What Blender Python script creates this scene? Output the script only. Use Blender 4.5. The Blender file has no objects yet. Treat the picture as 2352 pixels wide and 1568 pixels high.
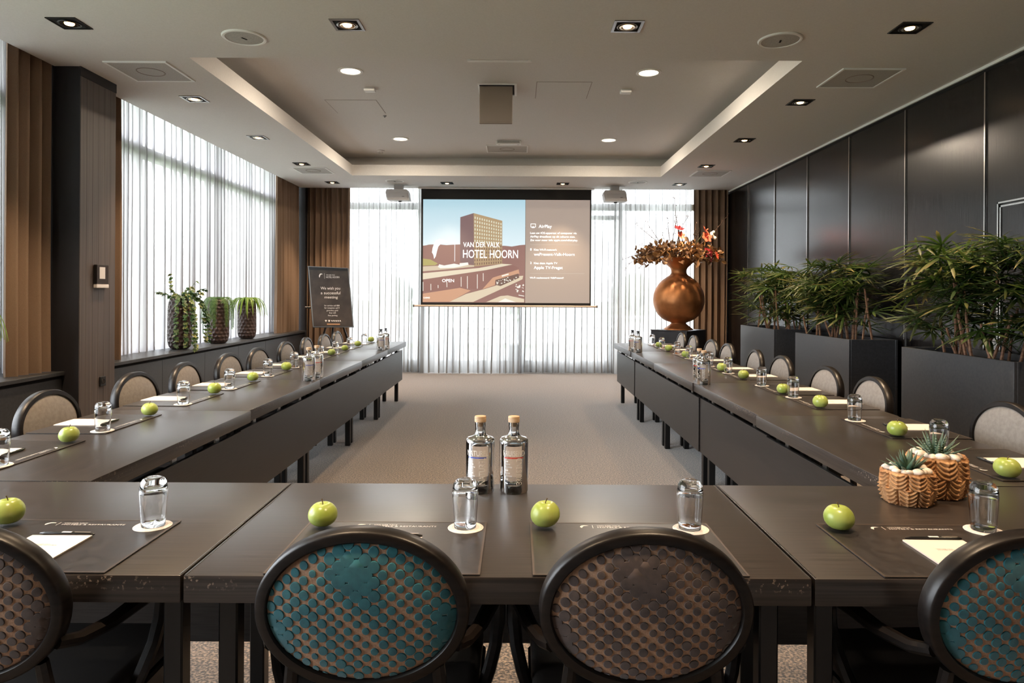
import bpy, bmesh, math, random
from mathutils import Matrix, Vector
PI = math.pi
sc = bpy.context.scene
C = sc.collection
rnd = random.Random(7)

# ------------------------------------------------------------------ camera
CAMZ, FPX = 1.36, 1580.0
cam = bpy.data.objects.new('camera', bpy.data.cameras.new('camera'))
C.objects.link(cam)
cam.data.sensor_width = 36.0
cam.data.lens = FPX / 2352 * 36
cam.data.shift_x = -12 / 2352
cam.data.shift_y = -108 / 2352
cam.data.clip_start = 0.05
cam.data.clip_end = 400
cam.matrix_world = Matrix.Translation((0, 0, CAMZ)) @ Matrix.Rotation(PI / 2, 4, 'X') @ Matrix.Rotation(0.0055, 4, 'Z')
sc.camera = cam

# ------------------------------------------------------------------ world, portals, exposure
SKY = 11.0
SPOT_W = 165
w = bpy.data.worlds.new('overcast_sky'); sc.world = w; w.use_nodes = True
bg = w.node_tree.nodes['Background']
bg.inputs[0].default_value = (0.88, 0.94, 1.0, 1); bg.inputs[1].default_value = SKY
sc.view_settings.view_transform = 'Standard'
sc.view_settings.look = 'None'
sc.view_settings.exposure = 0.52
sc.view_settings.gamma = 1.0
sc.view_settings.use_curve_mapping = False
cy = sc.cycles
cy.max_bounces = 9; cy.diffuse_bounces = 4; cy.glossy_bounces = 4
cy.use_adaptive_sampling = True; cy.adaptive_threshold = 0.03; cy.adaptive_min_samples = 16
cy.transmission_bounces = 9; cy.transparent_max_bounces = 16
cy.sample_clamp_indirect = 5.0; cy.blur_glossy = 1.0
cy.use_denoising = True

def portal(loc, rot, sx, sy):
    l = bpy.data.lights.new('window_portal', 'AREA'); l.shape = 'RECTANGLE'; l.size = sx; l.size_y = sy
    l.cycles.is_portal = True
    o = bpy.data.objects.new('window_portal', l); C.objects.link(o); o.location = loc; o.rotation_euler = rot
portal((0, 12.14, 1.65), (-PI / 2, 0, 0), 7.2, 3.3)          # faces -Y (into the room)
portal((-4.12, 8.75, 2.0), (0, -PI / 2, 0), 2.6, 5.7)       # faces +X
portal((-4.12, 2.45, 2.0), (0, -PI / 2, 0), 2.6, 6.0)

# ------------------------------------------------------------------ mesh helpers
class MB:
    """collects geometry and links it as ONE mesh object"""
    def __init__(s): s.v = []; s.f = []; s.m = []; s.cur = 0
    def add(s, vs, fs):
        b = len(s.v); s.v += [tuple(p) for p in vs]
        for f in fs: s.f.append([b + i for i in f]); s.m.append(s.cur)
        return s
    def box(s, x0, x1, y0, y1, z0, z1):
        return s.add([(x0, y0, z0), (x1, y0, z0), (x1, y1, z0), (x0, y1, z0), (x0, y0, z1), (x1, y0, z1), (x1, y1, z1), (x0, y1, z1)],
                     [(0, 3, 2, 1), (4, 5, 6, 7), (0, 1, 5, 4), (1, 2, 6, 5), (2, 3, 7, 6), (3, 0, 4, 7)])
    def bbox(s, x0, x1, y0, y1, z0, z1, r=.004, n=1):
        bm = bmesh.new(); bmesh.ops.create_cube(bm, size=1)
        for v in bm.verts:
            v.co = ((x0 + x1) / 2 + v.co.x * (x1 - x0), (y0 + y1) / 2 + v.co.y * (y1 - y0), (z0 + z1) / 2 + v.co.z * (z1 - z0))
        bmesh.ops.bevel(bm, geom=bm.edges[:], offset=r, segments=n, affect='EDGES', profile=.6)
        s.frombm(bm); return s
    def frombm(s, bm):
        bm.verts.ensure_lookup_table()
        for i, v in enumerate(bm.verts): v.index = i
        s.add([v.co[:] for v in bm.verts], [[v.index for v in f.verts] for f in bm.faces]); bm.free()
    def lathe(s, prof, n=24, cx=0, cy=0, cz=0):
        b = []; idx = []
        for (r, z) in prof:
            if r < 1e-6: idx.append([len(b)]); b.append((cx, cy, cz + z))
            else:
                idx.append(list(range(len(b), len(b) + n)))
                b += [(cx + r * math.cos(2 * PI * k / n), cy + r * math.sin(2 * PI * k / n), cz + z) for k in range(n)]
        fs = []
        for a, c in zip(idx, idx[1:]):
            if len(a) == 1 and len(c) == 1: continue
            for k in range(n):
                k2 = (k + 1) % n
                if len(a) == 1: fs.append((a[0], c[k2], c[k]))
                elif len(c) == 1: fs.append((a[k], a[k2], c[0]))
                else: fs.append((a[k], a[k2], c[k2], c[k]))
        return s.add(b, fs)
    def tube(s, pts, rad, n=8, cap=True, flat=1.0):
        pts = [Vector(p) for p in pts]; m = len(pts)
        if not hasattr(rad, '__len__'): rad = [rad] * m
        vs = []; up = None
        for i, p in enumerate(pts):
            t = (pts[min(i + 1, m - 1)] - pts[max(i - 1, 0)]).normalized()
            if up is None:
                up = Vector((0, 0, 1)) if abs(t.z) < .9 else Vector((1, 0, 0))
            x = t.cross(up).normalized(); up = x.cross(t).normalized()
            for k in range(n):
                a = 2 * PI * k / n + PI / n
                vs.append(p + (x * math.cos(a) + up * math.sin(a) * flat) * rad[i])
        fs = []
        for i in range(m - 1):
            for k in range(n):
                fs.append((i * n + k, i * n + (k + 1) % n, (i + 1) * n + (k + 1) % n, (i + 1) * n + k))
        if cap: fs += [list(range(n))[::-1], [(m - 1) * n + k for k in range(n)]]
        return s.add(vs, fs)
    def disc(s, cx, cy, z, r, n=20, up=True):
        vs = [(cx + r * math.cos(2 * PI * k / n), cy + r * math.sin(2 * PI * k / n), z) for k in range(n)]
        return s.add(vs, [list(range(n)) if up else list(range(n))[::-1]])
    def poly(s, pts): return s.add(pts, [list(range(len(pts)))])
    def xf(s, M):
        s.v = [tuple(M @ Vector(p)) for p in s.v]; return s
    def mesh(s, name, mats, smooth=False, angle=35):
        me = bpy.data.meshes.new(name); me.from_pydata(s.v, [], s.f); 
        for m in (mats if isinstance(mats, (list, tuple)) else [mats]): me.materials.append(m)
        if isinstance(mats, (list, tuple)) and len(mats) > 1:
            me.polygons.foreach_set('material_index', s.m)
        if smooth:
            me.polygons.foreach_set('use_smooth', [True] * len(me.polygons)); me.set_sharp_from_angle(angle=math.radians(angle))
        me.update(); return me
    def build(s, name, mats, parent=None, smooth=False, angle=35, loc=None, rot=None):
        return link(name, s.mesh(name, mats, smooth, angle), parent, loc, rot)
def link(name, me, parent=None, loc=None, rot=None):
    o = bpy.data.objects.new(name, me); C.objects.link(o)
    if parent: o.parent = parent
    if loc: o.location = loc
    if rot: o.rotation_euler = rot
    return o
def tag(o, label=None, cat=None, group=None, kind=None):
    if label: o['label'] = label
    if cat: o['category'] = cat
    if group: o['group'] = group
    if kind: o['kind'] = kind
    return o
def thing(name, label, cat, loc=(0, 0, 0), rz=0, group=None):
    o = bpy.data.objects.new(name, None); o.empty_display_size = .05; C.objects.link(o)
    o.location = loc; o.rotation_euler = (0, 0, rz)
    return tag(o, label, cat, group)
KIDS = {}
def dup(root, loc, rz, label):
    """copy of a thing with copies of its parts and sub-parts"""
    def cp(o, par):
        c = o.copy(); C.objects.link(c); c.parent = par
        for ch in list(o.children):
            cp(ch, c)
        return c
    r = cp(root, None); r.location = loc; r.rotation_euler = (0, 0, rz); r['label'] = label
    return r
ORD = ['first', 'second', 'third', 'fourth', 'fifth', 'sixth', 'seventh', 'eighth', 'ninth', 'tenth']
_txt = {}
def text_mesh(body, size=1.0, sx=1.0, align='LEFT', res=3):
    key = (body, size, sx, align, res)
    if key not in _txt:
        cu = bpy.data.curves.new('lettering', 'FONT'); cu.body = body; cu.size = size; cu.align_x = align; cu.resolution_u = res
        ob = bpy.data.objects.new('lettering', cu)
        me = bpy.data.meshes.new_from_object(ob)
        vs = [(v.co.x * sx, v.co.y, v.co.z) for v in me.vertices]; fs = [list(p.vertices) for p in me.polygons]
        bpy.data.objects.remove(ob); bpy.data.meshes.remove(me)
        _txt[key] = (vs, fs)
    return _txt[key]

# ------------------------------------------------------------------ materials
def srgb(r, g, b):
    f = lambda c: (c / 12.92 if c <= .04045 else ((c + .055) / 1.055) ** 2.4)
    return (f(r / 255), f(g / 255), f(b / 255))
def newmat(name):
    m = bpy.data.materials.new(name); m.use_nodes = True
    return m, m.node_tree, m.node_tree.nodes['Principled BSDF']
def mat(name, col, rough=.5, metal=0, spec=.5, emit=None, es=0, sheen=0, coat=0):
    m, nt, p = newmat(name)
    p.inputs['Base Color'].default_value = (*col, 1); p.inputs['Roughness'].default_value = rough
    p.inputs['Metallic'].default_value = metal; p.inputs['Specular IOR Level'].default_value = spec
    if emit: p.inputs['Emission Color'].default_value = (*emit, 1); p.inputs['Emission Strength'].default_value = es
    if sheen: p.inputs['Sheen Weight'].default_value = sheen
    if coat: p.inputs['Coat Weight'].default_value = coat; p.inputs['Coat Roughness'].default_value = .15
    return m
def noisy(name, c1, c2, scale=(1, 1, 1), nscale=5, rough=.5, bump=0, detail=4, lo=.35, hi=.65, spec=.5, metal=0, coord='Object', r2=None, dist=.01):
    m, nt, p = newmat(name); N = nt.nodes; L = nt.links
    tc = N.new('ShaderNodeTexCoord'); mp = N.new('ShaderNodeMapping'); mp.inputs['Scale'].default_value = scale
    nz = N.new('ShaderNodeTexNoise'); nz.inputs['Scale'].default_value = nscale; nz.inputs['Detail'].default_value = detail
    rp = N.new('ShaderNodeValToRGB')
    rp.color_ramp.elements[0].position = lo; rp.color_ramp.elements[0].color = (*c1, 1)
    rp.color_ramp.elements[1].position = hi; rp.color_ramp.elements[1].color = (*c2, 1)
    L.new(tc.outputs[coord], mp.inputs[0]); L.new(mp.outputs[0], nz.inputs['Vector']); L.new(nz.outputs['Fac'], rp.inputs[0])
    L.new(rp.outputs[0], p.inputs['Base Color'])
    p.inputs['Roughness'].default_value = rough; p.inputs['Specular IOR Level'].default_value = spec; p.inputs['Metallic'].default_value = metal
    if r2 is not None:
        mr = N.new('ShaderNodeMapRange'); mr.inputs[3].default_value = rough; mr.inputs[4].default_value = r2
        L.new(nz.outputs['Fac'], mr.inputs[0]); L.new(mr.outputs[0], p.inputs['Roughness'])
    if bump:
        bp = N.new('ShaderNodeBump'); bp.inputs['Strength'].default_value = bump; bp.inputs['Distance'].default_value = dist
        L.new(nz.outputs['Fac'], bp.inputs['Height']); L.new(bp.outputs[0], p.inputs['Normal'])
    return m
def glassmat(name, ior=1.45, col=(1, 1, 1)):
    m, nt, p = newmat(name)
    p.inputs['Base Color'].default_value = (*col, 1); p.inputs['Roughness'].default_value = 0
    p.inputs['Transmission Weight'].default_value = 1; p.inputs['IOR'].default_value = ior
    return m
def panemat(name):
    m = bpy.data.materials.new(name); m.use_nodes = True; nt = m.node_tree; N = nt.nodes; N.clear(); L = nt.links
    out = N.new('ShaderNodeOutputMaterial'); mx = N.new('ShaderNodeMixShader'); fr = N.new('ShaderNodeValue'); fr.outputs[0].default_value = .05
    tr = N.new('ShaderNodeBsdfTransparent'); tr.inputs[0].default_value = (.97, .97, .97, 1)
    gl = N.new('ShaderNodeBsdfGlossy'); gl.inputs['Roughness'].default_value = .02
    L.new(fr.outputs[0], mx.inputs[0]); L.new(tr.outputs[0], mx.inputs[1]); L.new(gl.outputs[0], mx.inputs[2]); L.new(mx.outputs[0], out.inputs[0])
    return m
def sheermat(name, col, opac, var=.12):
    """open woven voile: holes between the threads let light straight through, threads scatter it"""
    m = bpy.data.materials.new(name); m.use_nodes = True; nt = m.node_tree; N = nt.nodes; N.clear(); L = nt.links
    out = N.new('ShaderNodeOutputMaterial'); mx = N.new('ShaderNodeMixShader'); m2 = N.new('ShaderNodeMixShader')
    tr = N.new('ShaderNodeBsdfTransparent'); tl = N.new('ShaderNodeBsdfTranslucent'); df = N.new('ShaderNodeBsdfDiffuse')
    tl.inputs[0].default_value = (*col, 1); df.inputs[0].default_value = (*col, 1)
    m2.inputs[0].default_value = .45; L.new(tl.outputs[0], m2.inputs[1]); L.new(df.outputs[0], m2.inputs[2])
    tc = N.new('ShaderNodeTexCoord'); mp = N.new('ShaderNodeMapping'); mp.inputs['Scale'].default_value = (70, 70, .5)
    nz = N.new('ShaderNodeTexNoise'); nz.inputs['Scale'].default_value = 1.0; nz.inputs['Detail'].default_value = 3
    mr = N.new('ShaderNodeMapRange'); mr.inputs[1].default_value = .3; mr.inputs[2].default_value = .7
    mr.inputs[3].default_value = opac - var; mr.inputs[4].default_value = opac + var
    L.new(tc.outputs['Object'], mp.inputs[0]); L.new(mp.outputs[0], nz.inputs['Vector']); L.new(nz.outputs['Fac'], mr.inputs[0])
    L.new(mr.outputs[0], mx.inputs[0]); L.new(tr.outputs[0], mx.inputs[1]); L.new(m2.outputs[0], mx.inputs[2]); L.new(mx.outputs[0], out.inputs[0])
    return m
def leafmat(name, c1, c2, tip, rough=.45, trans=.25):
    """leaf colour varies leaf by leaf; dry tips follow the 'tip' attribute of the mesh"""
    m, nt, p = newmat(name); N = nt.nodes; L = nt.links
    at = N.new('ShaderNodeAttribute'); at.attribute_name = 'tip'
    oi = N.new('ShaderNodeObjectInfo'); geo = N.new('ShaderNodeNewGeometry')
    add = N.new('ShaderNodeMath'); add.operation = 'ADD'; L.new(oi.outputs['Random'], add.inputs[0]); L.new(geo.outputs['Random Per Island'], add.inputs[1])
    fr = N.new('ShaderNodeMath'); fr.operation = 'FRACT'; L.new(add.outputs[0], fr.inputs[0])
    mx = N.new('ShaderNodeMix'); mx.data_type = 'RGBA'
    mx.inputs[6].default_value = (*c1, 1); mx.inputs[7].default_value = (*c2, 1); L.new(fr.outputs[0], mx.inputs[0])
    m2 = N.new('ShaderNodeMix'); m2.data_type = 'RGBA'; m2.inputs[7].default_value = (*tip, 1)
    L.new(mx.outputs[2], m2.inputs[6]); L.new(at.outputs['Fac'], m2.inputs[0])
    L.new(m2.outputs[2], p.inputs['Base Color']); p.inputs['Roughness'].default_value = rough
    if trans:
        tl = N.new('ShaderNodeBsdfTranslucent'); L.new(m2.outputs[2], tl.inputs[0])
        ms = N.new('ShaderNodeMixShader'); ms.inputs[0].default_value = trans
        L.new(p.outputs[0], ms.inputs[1]); L.new(tl.outputs[0], ms.inputs[2]); L.new(ms.outputs[0], N['Material Output'].inputs[0])
    return m

M = {}
M['ceiling'] = noisy('ceiling_plaster', (.66, .635, .605), (.70, .675, .645), nscale=90, rough=.9, bump=.08, dist=.002)
M['white_paint'] = mat('white_paint', (.86, .85, .83), .5)
M['grille'] = noisy('grille_white', (.36, .345, .32), (.5, .48, .45), nscale=160, rough=.7)
M['dark_gap'] = mat('dark_gap', (.004, .004, .004), .9)
M['spot_frame'] = mat('spot_frame_black', (.02, .019, .018), .3, spec=.5)
M['spot_silver'] = mat('spot_frame_silver', (.32, .31, .30), .28, metal=1)
M['bulb'] = mat('halogen_bulb', (1, .8, .55), .3, emit=(1, .62, .28), es=9)
M['bulb_refl'] = mat('bulb_reflector', (.9, .75, .55), .15, metal=1)
M['led'] = mat('led_disc', (1, .9, .75), .4, emit=(1, .82, .58), es=4)
M['carpet'] = None
M['wallwood'] = noisy('black_oak_panel', (.004, .0038, .004), (.010, .0092, .0092), scale=(14, 14, .55), nscale=7, rough=.17, r2=.30, bump=.12, dist=.003, spec=.68)
M['chrome'] = mat('brushed_chrome', (.75, .74, .72), .22, metal=1)
M['pillar'] = noisy('zebrano_laminate', (.045, .033, .029), (.125, .098, .086), scale=(55, 55, .25), nscale=3, rough=.5, lo=.3, hi=.7)
M['table'] = noisy('dark_oak_tabletop', (.017, .0135, .0115), (.046, .036, .031), scale=(1.0, 95, 60), nscale=3, rough=.28, r2=.36, bump=.10, dist=.001, detail=4, spec=.75)
M['tableedge'] = noisy('dark_oak_edge', (.010, .008, .007), (.024, .018, .015), scale=(2, 20, 20), nscale=5, rough=.35, bump=.04, dist=.003)
M['panel'] = noisy('dark_oak_modesty_panel', (.013, .011, .0105), (.028, .024, .0225), scale=(2.2, 10, 34), nscale=4, rough=.34, r2=.45, bump=.05, dist=.003, detail=6)
M['blackmetal'] = mat('black_metal', (.008, .008, .008), .38)
M['mat_leather'] = noisy('dark_leather_mat', (.022, .018, .016), (.036, .030, .027), nscale=40, rough=.30, r2=.42, bump=.1, dist=.002)
M['mat_edge'] = mat('mat_stitched_edge', (.06, .042, .032), .45)
M['paper'] = mat('cream_paper', (.78, .66, .57), .7)
M['coaster'] = noisy('paper_coaster', (.70, .62, .56), (.82, .75, .70), nscale=120, rough=.8)
M['ink_pale'] = mat('pale_print', (.85, .80, .74), .5)
M['ink_dark'] = mat('dark_print', (.10, .07, .055), .6)
M['pen'] = mat('black_pen_plastic', (.012, .011, .011), .2)
M['glass'] = glassmat('clear_glass', 1.48)
M['water'] = glassmat('still_water', 1.33)
M['cork'] = noisy('beech_stopper', (.50, .33, .19), (.66, .47, .30), scale=(1, 1, 6), nscale=30, rough=.6)
M['darkcap'] = mat('black_stopper', (.012, .012, .014), .35)
M['apple'] = noisy('green_apple_skin', (.27, .36, .05), (.42, .48, .13), scale=(1, 1, .6), nscale=16, rough=.28, lo=.3, hi=.72)
M['stem'] = mat('apple_stem', (.10, .06, .025), .7)
M['frame_wood'] = noisy('wenge_chair_frame', (.006, .0045, .004), (.013, .0095, .008), scale=(3, 3, 20), nscale=5, rough=.36, spec=.35)
M['taupe'] = noisy('taupe_leather', (.27, .235, .205), (.33, .29, .255), nscale=60, rough=.45, bump=.05, dist=.001)
M['seatcloth'] = mat('dark_seat', (.03, .025, .022), .7)
M['tan_cloth'] = noisy('tan_jacquard', (.40, .23, .14), (.52, .32, .21), nscale=300, rough=.85)
M['teal'] = noisy('teal_velvet', (.008, .105, .130), (.015, .155, .185), nscale=40, rough=.85)
M['brownv'] = noisy('brown_velvet', (.060, .038, .031), (.105, .068, .055), nscale=40, rough=.85)
for k in ('teal', 'brownv'): M[k].node_tree.nodes['Principled BSDF'].inputs['Sheen Weight'].default_value = .5
M['drape'] = noisy('brown_drape', (.185, .118, .075), (.245, .162, .108), scale=(4, 4, 30), nscale=40, rough=.9)
M['sheer'] = sheermat('white_voile', (.45, .435, .445), .91, .07)
M['sheer_far'] = sheermat('white_voile_far', (.42, .415, .405), .91, .07)
M['bench'] = noisy('anthracite_bench', (.026, .027, .029), (.038, .039, .042), nscale=50, rough=.36, r2=.46)
M['planter'] = noisy('anthracite_planter', (.040, .041, .045), (.055, .056, .060), nscale=60, rough=.34, r2=.46)
M['soil'] = noisy('dark_soil', (.008, .006, .004), (.03, .022, .015), nscale=60, rough=.95)
M['pedestal'] = mat('black_pedestal', (.014, .014, .017), .38)
M['copper'] = noisy('aged_copper', (.30, .115, .040), (.56, .24, .09), nscale=5, rough=.34, r2=.5, metal=.75, detail=6, lo=.3, hi=.7)
M['hammered'] = mat('hammered_brown_glaze', (.060, .035, .029), .28, spec=.55)
M['palm'] = leafmat('palm_leaf', (.014, .040, .007), (.055, .105, .016), (.46, .34, .14), trans=.3)
M['cane'] = noisy('palm_cane', (.16, .07, .035), (.33, .17, .09), scale=(1, 1, 3), nscale=20, rough=.7)
M['ivy'] = leafmat('ivy_leaf', (.020, .060, .018), (.06, .14, .03), (.45, .42, .12), trans=.2)
M['fern'] = leafmat('fern_leaf', (.040, .11, .02), (.10, .21, .035), (.30, .42, .07), trans=.25)
M['grassleaf'] = leafmat('spider_leaf', (.08, .19, .015), (.17, .30, .03), (.30, .42, .06), trans=.3)
M['vine'] = mat('vine_stem', (.07, .08, .03), .7)
M['aluminium'] = mat('window_aluminium', (.30, .31, .29), .45, metal=.3)
M['pane'] = panemat('window_glass')
M['screen_black'] = mat('screen_border', (.008, .007, .007), .55)
M['screen_bar'] = mat('screen_bar', (.62, .47, .38), .4)
M['proj'] = mat('projector_plastic', (.56, .53, .52), .5)
M['hatch'] = mat('hatch_panel', (.24, .19, .155), .6)
M['terracotta'] = noisy('carved_terracotta', (.30, .135, .05), (.52, .28, .12), nscale=24, rough=.75)
M['pebble'] = noisy('pale_pebble', (.62, .52, .42), (.80, .72, .62), nscale=30, rough=.6)
M['succ'] = leafmat('haworthia_leaf', (.035, .075, .050), (.055, .11, .065), (.30, .34, .22), trans=0)
M['stripe'] = mat('haworthia_stripe', (.50, .55, .40), .6)
M['branch'] = mat('dried_branch', (.10, .055, .035), .8)
M['dryleaf'] = leafmat('dried_leaf', (.10, .045, .022), (.34, .17, .06), (.6, .35, .14), trans=.15)
M['redflower'] = mat('dark_red_petal', (.30, .012, .022), .5)
M['coral'] = mat('coral_petal', (.72, .13, .07), .5)
M['easel_board'] = noisy('chalk_brown_poster', (.030, .021, .016), (.055, .040, .032), nscale=6, rough=.35, r2=.5)
M['poster_ink'] = mat('poster_white', (.85, .80, .75), .6)
M['poster_orange'] = mat('poster_orange', (.75, .38, .18), .6)
M['plastic_white'] = mat('switch_white', (.74, .70, .68), .4)
M['dark_glossy'] = mat('panel_black_gloss', (.02, .018, .018), .12)
M['deck'] = noisy('terrace_paving', (.50, .50, .49), (.60, .60, .59), nscale=3, rough=.9)
M['lawn'] = noisy('lawn', (.17, .21, .12), (.24, .29, .18), nscale=.6, rough=1)
M['outside_white'] = mat('terrace_white', (.85, .85, .85), .6)
M['outside_grey'] = mat('terrace_grey', (.35, .36, .36), .7)
M['treefar'] = noisy('far_foliage', (.20, .25, .19), (.30, .34, .27), nscale=.8, rough=1)
M['darkwall'] = mat('dark_wall', (.014, .013, .016), .6)
M['backwall'] = mat('rear_wall', (.12, .10, .085), .8)

def add_wear(m):
    nt = m.node_tree; N = nt.nodes; L = nt.links; p = N['Principled BSDF']
    src = p.inputs['Base Color'].links[0].from_socket
    tc = N.new('ShaderNodeTexCoord'); sx = N.new('ShaderNodeSeparateXYZ'); L.new(tc.outputs['Object'], sx.inputs[0])
    def rng(sock, a, b):
        r = N.new('ShaderNodeMapRange'); r.inputs[1].default_value = a; r.inputs[2].default_value = b; L.new(sock, r.inputs[0]); return r.outputs[0]
    def mul(a, b):
        q = N.new('ShaderNodeMath'); q.operation = 'MULTIPLY'; L.new(a, q.inputs[0]); L.new(b, q.inputs[1]); return q.outputs[0]
    n1 = N.new('ShaderNodeTexNoise'); n1.inputs['Scale'].default_value = 130; n1.inputs['Detail'].default_value = 3; L.new(tc.outputs['Object'], n1.inputs['Vector'])
    oi = N.new('ShaderNodeObjectInfo'); n2 = N.new('ShaderNodeTexNoise'); n2.noise_dimensions = '4D'; n2.inputs['Scale'].default_value = 3.5; L.new(tc.outputs['Object'], n2.inputs['Vector']); 
    mw = N.new('ShaderNodeMath'); mw.operation = 'MULTIPLY'; mw.inputs[1].default_value = 30; L.new(oi.outputs['Random'], mw.inputs[0]); L.new(mw.outputs[0], n2.inputs['W'])
    f = mul(mul(rng(n1.outputs['Fac'], .60, .64), rng(n2.outputs['Fac'], .50, .60)), mul(rng(sx.outputs['Z'], .716, .728), rng(sx.outputs['Z'], .7488, .7470)))
    mx = N.new('ShaderNodeMix'); mx.data_type = 'RGBA'; mx.inputs[7].default_value = (.30, .235, .19, 1)
    L.new(f, mx.inputs[0]); L.new(src, mx.inputs[6]); L.new(mx.outputs[2], p.inputs['Base Color'])
add_wear(M['table'])
def carpetmat():
    m, nt, p = newmat('speckled_carpet'); N = nt.nodes; L = nt.links
    tc = N.new('ShaderNodeTexCoord')
    n1 = N.new('ShaderNodeTexNoise'); n1.inputs['Scale'].default_value = 95; n1.inputs['Detail'].default_value = 2
    r1 = N.new('ShaderNodeValToRGB'); r1.color_ramp.elements[0].position = .42; r1.color_ramp.elements[1].position = .64
    r1.color_ramp.elements[0].color = (.024, .019, .0155, 1); r1.color_ramp.elements[1].color = (.285, .212, .155, 1)
    L.new(tc.outputs['Object'], n1.inputs['Vector']); L.new(n1.outputs['Fac'], r1.inputs[0]); L.new(r1.outputs[0], p.inputs['Base Color'])
    p.inputs['Roughness'].default_value = .95; p.inputs['Specular IOR Level'].default_value = .2
    p.inputs['Sheen Weight'].default_value = .6
    bp = N.new('ShaderNodeBump'); bp.inputs['Strength'].default_value = .5; bp.inputs['Distance'].default_value = .004
    L.new(n1.outputs['Fac'], bp.inputs['Height']); L.new(bp.outputs[0], p.inputs['Normal'])
    return m
M['carpet'] = carpetmat()

# ------------------------------------------------------------------ room shell
CE, CE2 = 3.14, 3.46
TX0, TX1, TY0, TY1 = -2.495, 2.15, 5.21, 10.36
YB = -3.0
def struct(name, mb, m, smooth=False, parent=None):
    o = mb.build(name, m, parent, smooth)
    if not parent: o['kind'] = 'structure'
    return o
struct('floor', MB().box(-4.2, 3.75, YB, 12.1, -.1, 0), M['carpet'])
mb = MB()
mb.box(-3.66, TX0, YB, 11.60, CE, 3.30).box(TX1, 3.62, YB, 11.60, CE, 3.30)
mb.box(TX0, TX1, YB, TY0, CE, 3.30).box(TX0, TX1, TY1, 11.60, CE, 3.30)
mb.box(-4.3, 3.9, YB, 12.3, CE2, 3.6)                       # upper slab
mb.box(TX0 - .32, TX0 - .28, TY0 - .3, TY1 + .3, 3.30, CE2).box(TX1 + .28, TX1 + .32, TY0 - .3, TY1 + .3, 3.30, CE2)
mb.box(TX0 - .32, TX1 + .32, TY1 + .26, TY1 + .30, 3.30, CE2).box(TX0 - .32, TX1 + .32, TY0 - .30, TY0 - .26, 3.30, CE2)
mb.box(-3.66, -3.62, YB, 11.6, 3.30, CE2).box(-3.66, 3.62, 11.56, 11.60, 3.30, CE2)
struct('ceiling', mb, M['ceiling'])
struct('wall_front', MB().box(-4.3, 3.9, YB - .15, YB, 0, 3.5), M['backwall'])

# right partition wall: panels with chrome strips between them
wr = struct('wall_right', MB().box(3.63, 3.9, YB, 12.3, 0, CE2), M['darkwall'])
lines = [5.281 - 1.085 * k for k in range(7, 0, -1)] + [5.281, 6.366, 7.444, 8.516, 9.597, 10.702]
edges = [YB] + [y for y in lines if y > YB + .2] + [11.98]
for y0, y1 in zip(edges, edges[1:]):
    MB().bbox(3.592, 3.628, y0 + .006, y1 - .006, .06, 3.085, .003).build('wall_panel', M['wallwood'], wr)
for y in edges[1:-1]:
    MB().box(3.580, 3.60, y - .006, y + .006, .06, 3.085).build('joint_strip', M['chrome'], wr)
struct('trim_1', MB().box(3.585, 3.625, YB, 11.7, 3.118, 3.14), M['white_paint'])
struct('trim_2', MB().box(3.60, 3.628, YB, 11.7, 3.088, 3.116), M['dark_gap'])
struct('baseboard_right', MB().box(3.585, 3.625, YB, 11.9, 0, .055), M['blackmetal'])
# door set in the partition, outlined by twin chrome lines
d = struct('door_1', MB().box(3.580, 3.591, 4.12, 5.10, .02, 2.045), M['wallwood'])
for k, off in enumerate((0, .028)):
    MB().box(3.574, 3.590, 5.118 - off, 5.130 - off, .0, 2.066 - off).build('door_line', M['chrome'], d)
    MB().box(3.574, 3.590, 4.09 + off, 5.130 - off, 2.054 - off, 2.066 - off).build('door_line', M['chrome'], d)
    MB().box(3.574, 3.590, 4.09 + off, 4.102 + off, .0, 2.066 - off).build('door_line', M['chrome'], d)

# left wall: window bench, pillar, glazing
struct('wall_left', MB().box(-4.3, -4.13, YB, 12.3, 0, .70).box(-4.3, -3.95, 5.44, 5.92, .7, CE2).box(-4.3, -3.95, YB, -.5, .7, CE2), M['darkwall'])  # last box: unseen solid stretch, added to cut daylight on the foreground
pl = MB().box(-4.1, -3.453, 5.425, 5.90, 0, CE + .1)
struct('pillar_1', MB().box(-4.1, -3.456, 5.425, 5.428, 0, CE).box(-4.1, -3.46, 5.428, 5.9, 0, CE), M['darkwall'])
p1 = [o for o in C.objects if o.name == 'pillar_1'][0]
x = 5.425
for k in range(6):                                            # vertical laminate boards on the room side
    MB().bbox(-3.46, -3.450, 5.425 + k * .0792 + .0006, 5.425 + (k + 1) * .0792 - .0006, 0, CE - .075, .0008).build('facing_board', M['pillar'], p1)
MB().box(-3.46, -3.448, 5.42, 5.905, CE - .075, CE).build('head_strip', M['darkwall'], p1)
struct('wall_back', MB().box(-3.62, -3.585, 11.62, 12.2, 0, CE2).box(-4.3, -3.62, 11.62, 12.3, 0, CE2).box(3.46, 3.9, 11.90, 12.3, 0, CE2), M['darkwall'])

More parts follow.
